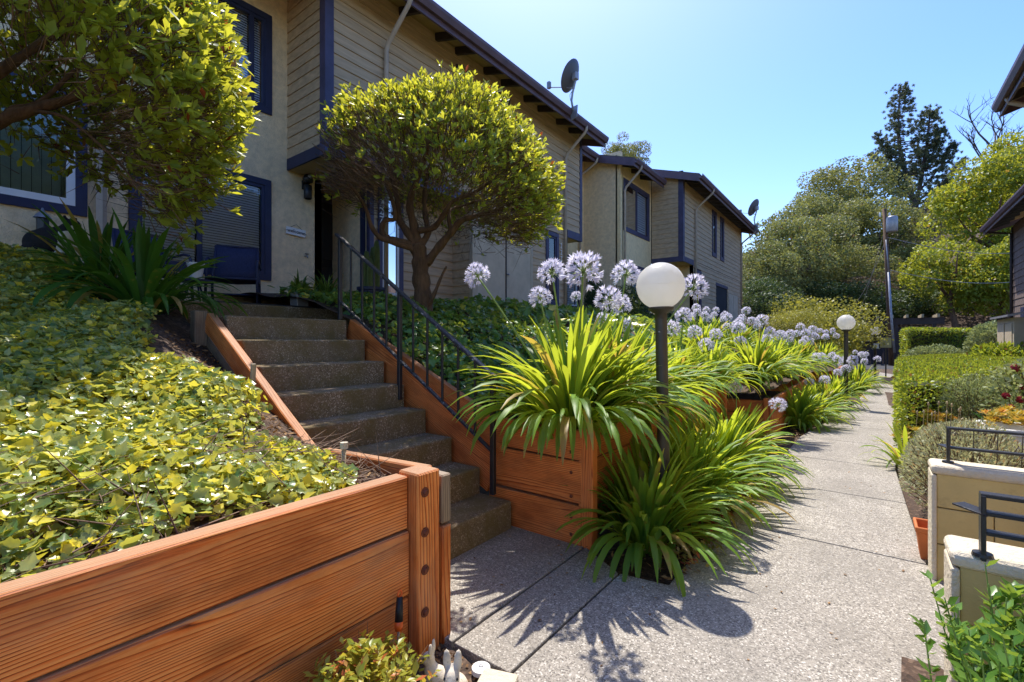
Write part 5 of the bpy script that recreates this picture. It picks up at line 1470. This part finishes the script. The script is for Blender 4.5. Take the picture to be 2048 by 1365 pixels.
for (cx, cy, w, hh_, nn, lab) in ((.75, 6.55, .35, .34, 90, 'yellow and orange succulent mound beside the white planter'), (.62, 7.3, .25, .45, 60, 'yellow green succulent clump before the clipped hedge'), (1.3, 6.6, .3, .5, 70, 'orange tipped succulents under the rose bush')):
    s_ = thing('succulent', lab, 'plant', (cx, cy, 0))
    rosettes(s_, [(cx + random.gauss(0, w * .5), cy + random.gauss(0, w * .5), random.uniform(.05, hh_)) for _ in range(nn)], .075)

def bush(name, label, c, R, n, leaf, mat, tpl=T_OVAL, hemi=True, twig=True, cat='shrub', shell=.5, upb=.4):
    t = thing(name, label, cat, (c[0], c[1], c[2] - R[2]))
    d = rand_dirs(n * 2)
    if hemi: d = d[d[:, 2] > -.45]
    d = d[:n]; m_ = len(d)
    rr = (1 + .16 * fbm(d, 4.2) + .08 * fbm(d, 11)) * (1 - shell * rng.random(m_) ** 2)
    p = np.array(c) + d * np.array(R) * rr[:, None]
    xd = unit(d + np.array([0, 0, upb]) + rng.normal(0, .55, d.shape)); up = unit(d + rng.normal(0, .6, d.shape))
    p[:, 2] = np.maximum(p[:, 2], .01)
    bake('foliage', M[mat], p, xd, up, leaf * rng.uniform(.6, 1.25, m_), tpl, np.clip(rng.random(m_), 0, .999), t)
    if twig:
        k = m_ // 14; pp = p[:k]; iw = unit(np.array([c[0], c[1], c[2] - R[2]]) - pp)
        bake('stems', M['twig'], pp, iw, rand_dirs(k), np.stack([rng.uniform(.3, .8, k) * min(R), np.full(k, .006), np.full(k, .006)], 1), T_TWIG, None, t)
    return t
M['lavender'] = leaf_mat('lavender', (.24, .27, .13), (.60, .60, .38), (.55, .54, .25), .35, .6, odd=(.42, .28, .13), oddp=.93)
M['sage'] = leaf_mat('sage', (.14, .20, .075), (.42, .47, .24), (.4, .44, .14), .3, .6)
M['hedge'] = leaf_mat('hedge_leaf', (.06, .14, .018), (.24, .33, .04), (.54, .60, .045), .4, .4, odd=(.25, .12, .04), oddp=.985)
M['shrub_bright'] = leaf_mat('shrub_bright', (.045, .14, .02), (.17, .32, .07), (.40, .55, .06), .35, .25, spec=.6)
bush('lavender_bush', 'grey green lavender bush spreading from the block wall over the path edge', (.56, 4.65, .31), (.36, .62, .38), 12000, .032, 'lavender', T_LANCE, shell=.7)
bush('lavender_bush', 'straw coloured lavender bush with dry stems beside the path', (.62, 5.6, .27), (.34, .5, .30), 8000, .032, 'lavender', T_LANCE, shell=.7)
bush('sage_bush', 'rounded grey sage bush in front of the clipped hedge', (.98, 7.7, .48), (.31, .32, .38), 6000, .04, 'sage', T_LANCE, shell=.6)
sh = thing('seed_stalks', 'dry seed heads on thin stalks at the hedge corner', 'stalks', (.5, 6.6, .2))
for i in range(11):
    x = .40 + i * .035 + random.uniform(-.02, .02); y = 6.75 + random.uniform(-.15, .15); h = random.uniform(.45, .60)
    so = MB().tube([(x, y, .1), (x + .02, y, h)], .0022, 5).build('stalk', M['stake'], sh)
    MB().ball((x + .02, y, h + .02), (.009, .009, .022), 8, 6).build('seed_head', M['stake'], so, smooth=True)
rose = bush('rose_bush', 'rose bush with dark red blooms beside the clipped hedge', (1.42, 7.3, .62), (.42, .42, .50), 1500, .06, 'sage', T_OVAL, shell=.8)
M['rose'] = leaf_mat('rose_petal', (.12, .008, .015), (.38, .02, .04), (.5, .02, .04), .3, .5)
for (u, v, t_, r_) in ((2030, 737, 5.0, .055), (2012, 792, 4.9, .045), (2040, 800, 4.9, .05), (2022, 815, 4.8, .04), (2044, 775, 5.0, .04)):
    c = P(u, v, t=t_); d = rand_dirs(36)
    o = bake('rose_bloom', M['rose'], np.array(c) + d * r_ * .6, unit(np.cross(d, rand_dirs(36))), d, np.full(36, r_ * 1.1), T_CARD, None, rose)
    MB().tube([c, c - Vector((.02, .03, .45))], .005, 5).build('stem', M['stem'], rose)
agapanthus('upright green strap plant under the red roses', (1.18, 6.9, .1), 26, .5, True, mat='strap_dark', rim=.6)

# wire fence behind the railing
wf = thing('wire_fence', 'rusty wire garden fence between the lavender and the railing', 'fence', (.4, 4.3, 0))
m = MB()
fx = np.linspace(.40, 1.15, 8)
for x in fx: m.tube([(x, 4.15 + .05 * math.sin(x * 9), .1), (x + .02, 4.15, .75 + .05 * math.sin(x * 7))], .0028, 5)
for z in (.35, .52, .70): m.tube([(x, 4.15 + .03 * math.sin(x * 9), z + .015 * math.sin(x * 11 + z * 9)) for x in np.linspace(.38, 1.2, 12)], .0024, 5)
tag(m.build('mesh_wires', M['bronze'], wf), kind='stuff')

# shrub in the near right corner
js = thing('box_leaved_shrub', 'glossy green shrub with upright oval leaved shoots by the nearer block wall', 'shrub', (.35, 1.75, 0))
for i in range(190):
    b0 = Vector((.33 + random.gauss(0, .075), 1.70 + random.gauss(0, .09), 0.0)); a = random.random() * 6.283; ln = random.uniform(.25, .64) ** 1.0
    le = random.uniform(.02, .26) if i > 8 else random.uniform(.3, .5); tip = b0 + Vector((math.cos(a) * le * ln, math.sin(a) * le * ln, ln))
    if tip.y > 1.98: tip.y = 1.98 - random.random() * .06
    pts = [b0.lerp(tip, s) + Vector((0, 0, -.03 * math.sin(s * 3.14))) for s in np.linspace(0, 1, 6)]
    br = MB().tube(pts, [.004 - .0025 * s / 5 for s in range(6)], 5).build('branch', M['stem'], js)
    k = int(ln * 80); f = rng.uniform(.15, 1.0, k); pos = np.array([np.array(b0.lerp(tip, float(s))) for s in f])
    ax = np.array((tip - b0).normalized()); per_ = unit(np.cross(np.tile(ax, (k, 1)), rand_dirs(k)))
    bake('leaves', M['shrub_bright'], pos, per_ * .8 + ax * .7, np.tile(ax, (k, 1)) + rng.normal(0, .3, (k, 3)), rng.uniform(.028, .046, k), T_OVAL, None, br)
# soil patch in the near right corner
sp_ = [P(u, v, Z=0.0) for u, v in ((1803, 1318), (1880, 1340), (1925, 1372), (1990, 1500), (1800, 1500))]
tag(MB().prism([(q.x, q.y) for q in sp_][::-1], -.02, .010).build('soil_patch', M['soil']), kind='structure')

# clipped hedges
def hedge(name, label, poly, z0, z1, n, leaf, mat='hedge', dome=.0):
    t = thing(name, label, 'hedge', (poly[0][0], poly[0][1], z0))
    poly = np.array(poly, float); m_ = len(poly); nxt = np.roll(poly, -1, 0); el = np.linalg.norm(nxt - poly, axis=1)
    area = .5 * abs(np.sum(poly[:, 0] * nxt[:, 1] - nxt[:, 0] * poly[:, 1])); side = el.sum() * (z1 - z0)
    nt_ = int(n * area / (area + side)); ns = n - nt_
    lo, hi = poly.min(0), poly.max(0); pts = np.empty((0, 2))
    while len(pts) < nt_:
        c = lo + (hi - lo) * rng.random((nt_ * 2, 2)); ins = np.zeros(len(c), bool)
        for a, b in zip(poly, nxt):
            cond = (a[1] > c[:, 1]) != (b[1] > c[:, 1]); xi = a[0] + (c[:, 1] - a[1]) * (b[0] - a[0]) / (b[1] - a[1] + 1e-12); ins ^= cond & (c[:, 0] < xi)
        pts = np.concatenate([pts, c[ins]])
    pts = pts[:nt_]
    top = np.concatenate([pts, (z1 - .05 * rng.random(nt_) ** 2 + .015 * np.sin(pts[:, 0] * 9) * np.sin(pts[:, 1] * 7))[:, None]], 1)
    e = rng.choice(m_, ns, p=el / el.sum()); f = rng.random(ns)[:, None]; sp = poly[e] * (1 - f) + nxt[e] * f
    dv = (nxt - poly)[e]; nm = unit(np.stack([dv[:, 1], -dv[:, 0], np.zeros(ns)], 1)); sg = np.sign(np.sum(poly[:, 0] * nxt[:, 1] - nxt[:, 0] * poly[:, 1])); nm *= sg
    zz = z0 + (z1 - z0) * rng.random(ns)
    sd_ = np.concatenate([sp, zz[:, None]], 1) - nm * (.12 * rng.random(ns) ** 1.5 - .02 + .03 * np.sin(sp[:, 0] * 6 + zz * 8) * np.sin(sp[:, 1] * 7))[:, None]
    p = np.concatenate([top, sd_]); nn = np.concatenate([np.tile([0, 0, 1.0], (nt_, 1)), nm])
    xd = unit(nn * .7 + [0, 0, .3] + rng.normal(0, .5, p.shape)); up = unit(nn + rng.normal(0, .5, p.shape))
    bake('foliage', M[mat], p, xd, up, leaf * rng.uniform(.6, 1.25, len(p)), T_OVAL, np.clip(rng.random(len(p)), 0, .995), t)
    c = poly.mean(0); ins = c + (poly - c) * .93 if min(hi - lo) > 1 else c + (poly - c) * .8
    core = MB().prism([tuple(q) for q in ins], z0, z1 - .1).build('dark_core', simple('dark_core', (.03, .035, .012), .95, .4, 20, 1, 30), t)  # solid dark core paints the shade inside the hedge
    return t
hp = [P(1800, 757, Z=.85), P(1850, 756, Z=.85), P(1905, 752, Z=.85), P(1940, 743, Z=.85), P(1985, 732, Z=.85), P(2060, 721, Z=.85), P(2060, 712, Z=.85), P(1950, 708, Z=.85), P(1860, 709, Z=.85), P(1795, 715, Z=.85)]
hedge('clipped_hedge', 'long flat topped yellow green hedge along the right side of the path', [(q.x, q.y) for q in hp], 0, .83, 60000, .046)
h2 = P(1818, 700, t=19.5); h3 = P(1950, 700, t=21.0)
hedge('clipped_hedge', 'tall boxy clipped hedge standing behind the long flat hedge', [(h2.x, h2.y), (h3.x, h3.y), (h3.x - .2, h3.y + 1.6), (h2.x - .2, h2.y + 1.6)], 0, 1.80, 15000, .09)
c = P(1870, 697, t=18.0); bush('grey_shrub', 'low grey leaved shrub in front of the boxy hedge', (c.x, c.y, .55), (.95, .6, .55), 3500, .09, 'sage', shell=.4)
c = P(1988, 690, t=19.0); bush('round_shrub', 'rounded green shrub between the boxy hedge and the utility enclosure', (c.x, c.y, .95), (.85, .9, 1.1), 6000, .11, 'sage', shell=.35)
c = P(1970, 702, t=13.0); bush('fern_shrub', 'yellow leaved low shrub at the far end of the long hedge', (c.x + .5, c.y + 1, .7), (.8, .6, .5), 1500, .12, 'hedge', shell=.6)

# ------------------------------------------------------------------ background: trees on the hill, pole, pergola
M['oak'] = leaf_mat('oak_leaf', (.05, .085, .022), (.30, .31, .11), (.42, .42, .09), .28, .6, odd=(.17, .10, .05), oddp=.95)
M['oak_dark'] = leaf_mat('oak_leaf_dark', (.022, .05, .014), (.075, .12, .035), (.14, .19, .03), .25, .6)
M['maple'] = leaf_mat('maple_leaf', (.08, .14, .014), (.28, .34, .035), (.55, .55, .04), .42, .5, odd=(.42, .26, .05), oddp=.95)
M['pine'] = leaf_mat('pine_needle', (.05, .08, .045), (.15, .18, .10), (.2, .22, .08), .3, .6)
M['brush'] = leaf_mat('dry_brush', (.12, .07, .045), (.30, .20, .14), (.3, .18, .1), .2, .8)
M['golden'] = leaf_mat('golden_shrub', (.07, .11, .02), (.31, .31, .06), (.5, .46, .06), .38, .45)

def crown_mesh(mat, n, leaf, lobes, seed, squash=.8, inner=.5, lr=(.28, .46)):
    r_ = np.random.default_rng(seed)
    lc = r_.normal(size=(lobes, 3)); lc /= np.linalg.norm(lc, axis=1, keepdims=True); lc *= (r_.random((lobes, 1)) ** .33) * .84
    lc[:, 2] = lc[:, 2] * squash
    lr_ = r_.uniform(*lr, lobes)
    w = lr_ ** 2; w /= w.sum(); k = r_.choice(lobes, n, p=w)
    d = r_.normal(size=(n, 3)); d[:, 2] = np.where(d[:, 2] < 0, d[:, 2] * .6, d[:, 2]); d /= np.linalg.norm(d, axis=1, keepdims=True)
    bumps = 1 + .14 * np.sin(d[:, 0] * 9 + k) * np.sin(d[:, 1] * 8 + k * 2) * np.sin(d[:, 2] * 7)
    rad_ = lr_[k] * bumps * (1 - .35 * r_.random(n) ** 2.5)
    p = lc[k] + d * rad_[:, None] * np.array([1, 1, .85])
    xd = d * .5 + r_.normal(0, .6, (n, 3)); up = d + r_.normal(0, .5, (n, 3))
    tint = np.clip(.35 * r_.random(n) + .65 * r_.random(lobes)[k], 0, .94); tint[r_.random(n) < .02] = .97
    me = bake('crown', mat, p, xd, up, leaf * r_.uniform(.6, 1.3, n), T_CARD, tint, False)
    return me
OAKS = [crown_mesh(M['oak'], 20000, .040, 60, s, .8, lr=(.15, .30)) for s in (1, 2, 3)]
DARK = [crown_mesh(M['oak_dark'], 11000, .055, 22, s, .8) for s in (4, 5)]
MAP = [crown_mesh(M['maple'], 15000, .052, 55, s, .95, lr=(.14, .30)) for s in (6, 7)]
BRU = [crown_mesh(M['brush'], 6000, .045, 18, 8, .7)]
GOLD = [crown_mesh(M['golden'], 13000, .045, 30, 9, .75, lr=(.34, .5))]

def tree(name, label, u, v, t, rx, rz, me, bark='bark_grey', group=None, ry=None, rot=None, cat='tree', base=None, trunk=True):
    c = P(u, v, t=t); gz_ = float(hill_z(np.array(c.x), np.array(c.y))) if base is None else base
    tr = thing(name, label, cat, (c.x, c.y, gz_), group)
    o = link('crown', me, None, (c.x, c.y, c.z)); o.scale = (rx, ry or rx, rz); o.rotation_euler = (0, 0, rot if rot is not None else random.random() * 6.28)
    o['kind'] = 'stuff'; adopt(o, tr)
    if trunk:
        h = c.z - gz_
        pts = [(c.x + .15 * math.sin(i * 1.7), c.y + .1 * math.cos(i * 2.1), gz_ - .3 + (h + .3) * i / 5) for i in range(6)]
        MB().tube(pts, [max(.12, rx * .07) * (1 - .12 * i) for i in range(6)], 9).build('trunk', M[bark], tr, smooth=True)
        for k in range(5):
            a = k * 1.256 + 1; b = Vector(pts[3 + k % 2]); e = Vector((c.x + math.cos(a) * rx * .5, c.y + math.sin(a) * rx * .5, c.z + rz * random.uniform(-.1, .35)))
            MB().tube([b, b.lerp(e, .5) + Vector((0, 0, -.1 * rz)), e], [rx * .035, rx * .022, rx * .008], 6).build('limb', M[bark], tr, smooth=True)
    return tr
gO = 'oaks on the hillside'
for (u, v, t, rx, rz, me, lab) in (
    (1585, 500, 38, 4.6, 4.6, OAKS[0], 'spreading grey green oak beyond the farther townhouse'),
    (1525, 560, 36, 3.4, 3.6, OAKS[1], 'lower oak leaning out beside the end of the farther townhouse'),
    (1700, 395, 54, 6.4, 5.2, OAKS[2], 'high crowned oak on the hilltop left of the pine'),
    (1755, 470, 44, 5.4, 4.8, OAKS[1], 'broad oak behind the utility pole transformer'),
    (1690, 560, 40, 4.2, 3.6, OAKS[2], 'oak on the slope left of the utility pole'),
    (1640, 460, 48, 5.0, 4.6, OAKS[1], 'oak on the skyline between the dish and the pole'),
    (1820, 560, 42, 4.0, 3.6, OAKS[0], 'oak on the slope right of the utility pole'),
    (1900, 440, 56, 5.6, 4.8, OAKS[0], 'oak on the hilltop below the dead tree'),
    (1990, 480, 60, 6.5, 6.5, OAKS[1], 'oak on the hilltop behind the maple')):
    tree('oak_tree', lab, u, v, t, rx, rz, me)
for (u, v, t, rx, rz, me, lab) in (
    (1528, 600, 28, 2.3, 1.7, DARK[0], 'dark evergreen shrub at the corner of the farther townhouse'),
    (1760, 600, 34, 3.0, 1.9, DARK[1], 'dark shrub behind the pergola'),
    (1660, 610, 36, 3.4, 2.2, DARK[0], 'dark shrub under the oaks left of the pole'),
    (1860, 610, 36, 3.4, 2.2, DARK[1], 'dark shrub under the oaks right of the pole'),
    (1960, 620, 37, 4.0, 2.6, DARK[0], 'dark shrub under the maple')):
    tree('evergreen_shrub', lab, u, v, t, rx, rz, me, cat='shrub')
tree('dry_brush', 'leafless pinkish brush tree on the hill right of the transformer', 1858, 445, 50, 2.9, 3.0, BRU[0])
tree('dry_brush', 'brown dry brush on the slope below the oaks', 1730, 575, 37, 2.6, 1.6, BRU[0], cat='shrub')
for (u, v, t, rx, rz, me, lab) in ((1985, 420, 34, 4.3, 4.6, MAP[0], 'tall yellow green maple behind the shingled house'), (1905, 545, 31, 3.0, 3.0, MAP[1], 'lower maple leaning over the boxy hedge'),
                                   (2010, 560, 30, 3.0, 3.2, MAP[0], 'maple beside the shingled house wall'), (2070, 340, 36, 3.6, 3.6, MAP[1], 'maple crown above the shingled house eave')):
    tree('maple_tree', lab, u, v, t, rx, rz, me, bark='bark')
tree('golden_shrub', 'large rounded golden green shrub on the terrace behind the second lamp', 1632, 662, 16.5, 1.55, 1.6, GOLD[0], base=1.2, cat='shrub', ry=1.8, trunk=False)
tree('golden_shrub', 'smaller rounded golden shrub beside the far lamp', 1708, 672, 17.5, .55, .75, GOLD[0], base=.2, cat='shrub', trunk=False)
tree('terrace_shrub', 'low green shrub below the sided bay of the farther house', 1590, 650, 15.0, .95, .6, GOLD[0], base=1.0, cat='shrub', trunk=False)
tree('round_shrub', 'small clipped dark shrub under the stucco bay window', 1245, 620, 12.0, .75, .75, DARK[0], base=1.6, cat='shrub', trunk=False)
tree('low_hedge', 'low dark green hedge under the sided bay', 1360, 640, 13.5, 1.0, .35, DARK[1], base=1.6, cat='hedge', trunk=False)
tree('conifer_tree', 'grey green tree rising behind the farther roof', 1245, 320, 46, 2.9, 2.9, OAKS[0])
tree('front_shrub', 'reddish leaved shrub against the recessed stucco wall', 1185, 590, 13.2, .35, .8, DARK[1], base=1.7, cat='shrub', trunk=False)

# pine
pn = thing('pine_tree', 'tall dark pine with two open tops on the hill', 'tree', P(1830, 470, t=56))
def pline(pts, r, name): return limb(pn, pts, r, name, 8, 'bark_grey')
pline([(1838, 480, 56), (1830, 420, 56), (1815, 360, 56), (1800, 300, 56), (1797, 240, 56), (1801, 172, 56)], (.42, .05), 'trunk')
pline([(1830, 420, 56), (1842, 360, 56), (1852, 300, 56), (1858, 250, 56), (1860, 216, 56)], (.26, .05), 'trunk')
tips = []
def fan(u0, v0, u1, v1, n, wid, t0):
    for i in range(n):
        s = (i + random.random()) / n; u = u0 + (u1 - u0) * s; v = v0 + (v1 - v0) * s
        sd = random.choice((-1, 1)); ln = wid * (1 - .72 * s) * random.uniform(.35, 1.05)
        e = (u + sd * ln, v - ln * random.uniform(.05, .5), t0 + random.uniform(-2.6, 2.6) * (1 - .6 * s))
        a = P(u, v, t=t0); b = P(*e[:2], t=e[2])
        MB().tube([a, a.lerp(b, .5) + Vector((0, 0, -.15)), b], [.07, .05, .02], 5).build('limb', M['bark_grey'], pn)
        for k in range(7):
            tips.append(a.lerp(b, random.uniform(.4, 1.05)) + Vector((random.gauss(0, .3), random.gauss(0, .3), random.gauss(.12, .2))))
fan(1815, 370, 1801, 176, 80, 58, 56); fan(1846, 360, 1860, 220, 62, 52, 56)
for (u0, v0, u1, v1) in ((1818, 370, 1755, 270), (1846, 340, 1886, 258), (1840, 380, 1910, 290), (1822, 390, 1742, 310), (1838, 400, 1930, 320), (1836, 420, 1900, 360), (1826, 400, 1775, 350)):
    a = P(u0, v0, t=56); b = P(u1, v1, t=56 + random.uniform(-2, 2)); mid = a.lerp(b, .5) + Vector((0, 0, -.7))
    pts = [a.lerp(mid, s).lerp(mid.lerp(b, s), s) for s in np.linspace(0, 1, 7)]
    MB().tube(pts, [.14 - .018 * i for i in range(7)], 6).build('limb', M['bark_grey'], pn, smooth=True)
    for k in range(190):
        s = random.uniform(.25, 1.0); q = a.lerp(mid, s).lerp(mid.lerp(b, s), s); w = 1.15 * (1.15 - s)
        tips.append(q + Vector((random.gauss(0, w), random.gauss(0, w), random.gauss(.2, w * .6))))
tips = np.array([tuple(q) for q in tips]); k = 24
pp = np.repeat(tips, k, 0) + rng.normal(0, .06, (len(tips) * k, 3)); dd = rand_dirs(len(pp)) + [0, 0, .5]
bake('needles', M['pine'], pp, dd, rand_dirs(len(pp)), np.stack([rng.uniform(.3, .5, len(pp)), np.full(len(pp), .07), np.full(len(pp), .07)], 1), T_CARD, np.repeat(rng.random(len(tips)), k) * .9, pn)

# dead tree
dt = thing('dead_tree', 'bare dead tree standing above the maple', 'tree', P(1985, 345, t=50))
def dead(a, d, L, r, depth):
    pts = [a]; p = Vector(a); d = Vector(d)
    for i in range(5):
        d = (d + Vector((random.gauss(0, .13), random.gauss(0, .13), random.gauss(.05, .08)))).normalized(); p = p + d * L / 5; pts.append(p.copy())
    MB().tube(pts, [r * (1 - .14 * i) for i in range(6)], 6).build('trunk' if depth == 0 else 'branch', M['bark_grey'], dt, smooth=True)
    if depth < 3:
        for k in range((9, 5, 4)[depth]):
            s = random.uniform(.35, 1.0); i = min(4, int(s * 5)); q = pts[i].lerp(pts[i + 1], s * 5 - i)
            sd = (RD * random.choice((-1, 1)) * random.uniform(.5, 1) + FD * random.uniform(-.5, .5) + Vector((0, 0, random.uniform(.3, 1.0)))).normalized()
            dead(q, (sd + d * .35).normalized(), L * random.uniform(.3, .5), r * .45, depth + 1)
random.seed(21)
q = P(1982, 520, t=50); dead(q, (0, 0, 1), 13.0, .24, 0)
random.seed(5)

# utility pole
up_ = thing('utility_pole', 'wooden utility pole with a grey transformer and metal conduit', 'pole', P(1782, 715, t=25))
bq = P(1783, 716, t=25); tq = P(1769, 418, t=25)
MB().tube([bq - Vector((0, 0, .6)), bq.lerp(tq, .5), tq], [.125, .11, .09], 12).build('pole', M['bark'], up_, smooth=True)
tf = P(1784, 449, t=24.7)
MB().lathe([(0, -.40), (.22, -.40), (.25, -.36), (.25, .33), (.22, .40), (.1, .44), (0, .45)], tf, 20).build('transformer', M['metal_grey'], up_, smooth=True)
MB().tube([P(1774, 445, t=24.8), tf], .05, 8).build('bracket', M['metal_grey'], up_)
for u in (1760, 1779): MB().lathe([(0, -.12), (.06, -.1), (.035, -.04), (.06, .0), (.035, .05), (.05, .1), (0, .12)], P(u, 430, t=24.9), 10).build('insulator', M['ceramic'], up_, smooth=True)
MB().tube([P(1789, 706, t=24.6), P(1783, 640, t=24.7), P(1777, 545, t=24.8)], .055, 10).build('conduit', M['metal_grey'], up_, smooth=True)
MB().tube([P(1777, 545, t=24.8), P(1772, 480, t=24.85)], .025, 8).build('conduit', M['metal_grey'], up_, smooth=True)
for (u0, v0, t0, u1, v1, t1, lab) in ((1771, 482, 25, 1700, 620, 30, 'guy wire running from the utility pole toward the shrubs'), (1774, 475, 25, 2100, 500, 27, 'upper cable running from the utility pole to the shingled house'), (1776, 540, 25, 2100, 556, 27, 'lower cable running from the utility pole to the shingled house'), (1771, 455, 25, 1690, 700, 36, 'thin wire slanting from the pole down the slope')):
    a, b = P(u0, v0, t=t0), P(u1, v1, t=t1)
    w = MB().tube([a.lerp(b, s) - Vector((0, 0, .5 * math.sin(s * 3.14159))) for s in np.linspace(0, 1, 12)], .013, 5).build('wire', M['metal_grey'], None)
    tag(w, lab, 'wire')
yp = thing('guy_guard', 'yellow guy wire guard standing beside the pergola', 'guard', P(1716, 640, t=27))
MB().tube([P(1708, 655, t=27), P(1725, 614, t=27)], .05, 8).build('sleeve', simple('guy_yellow', (.5, .36, .06), .6), yp)

# pergola fence at the end of the path
pg = thing('pergola_fence', 'dark board fence under a low pergola at the end of the path', 'fence', (1, 33.5, 0))
M['dark_board'] = simple('dark_board', (.045, .035, .04), .8, .35, 6, .4, 30, stretch=(3, 3, .5), rnd=9)
y_ = 34.0; xL = P(1655, 680, Y=y_).x; xR = P(1870, 680, Y=y_).x
x = xL
while x < xR:
    MB().box(x, x + .285, y_ - .02 - .004 * (int(x * 7) % 2), y_ + .02, -.1, 2.05).build('fence_board', M['dark_board'], pg)
    x += .292
MB().box(xL - .3, xR + .3, y_ - .9, y_ - .75, 2.18, 2.52).build('beam', M['rafter'], pg)
for x in np.linspace(xL + .1, xR - .1, 4):
    MB().box(x - .07, x + .07, y_ - .89, y_ - .76, -.1, 2.18).build('post', M['rafter'], pg)
for x in np.arange(xL - .1, xR + .3, .62):
    MB().box(x - .05, x + .05, y_ - 1.25, y_ + 1.1, 2.525, 2.70).build('pergola_rafter', M['stake'], pg)

# ------------------------------------------------------------------ groups of look-alikes
GROUPS = {'agapanthus': 'agapanthus and strap leaved plants', 'globe_lamp': 'globe lamps along the path', 'patio_chair': 'patio chairs on the porch', 'satellite_dish': 'satellite dishes on the eaves',
          'townhouse': 'townhouses along the path', 'oak_tree': 'oaks on the hillside', 'maple_tree': 'maples behind the shingled house', 'evergreen_shrub': 'dark shrubs at the foot of the hill',
          'clipped_tree': 'clipped trees before the houses', 'block_wall': 'block walls beside the path', 'railing': 'railings on the block walls', 'clipped_hedge': 'clipped hedges', 'rabbit_statue': 'rabbit statues',
          'succulent': 'succulents before the hedge', 'planter_wall': 'timber planter walls', 'lavender_bush': 'lavender bushes', 'wire': 'wires of the utility pole', 'potted_plant': 'potted plants on the porch',
          'golden_shrub': 'golden shrubs by the far lamp', 'dry_brush': 'dry brush on the hill'}
for o in bpy.data.objects:
    k = o.name.split('.')[0]
    if o.parent is None and k in GROUPS and 'label' in o: o['group'] = GROUPS[k]
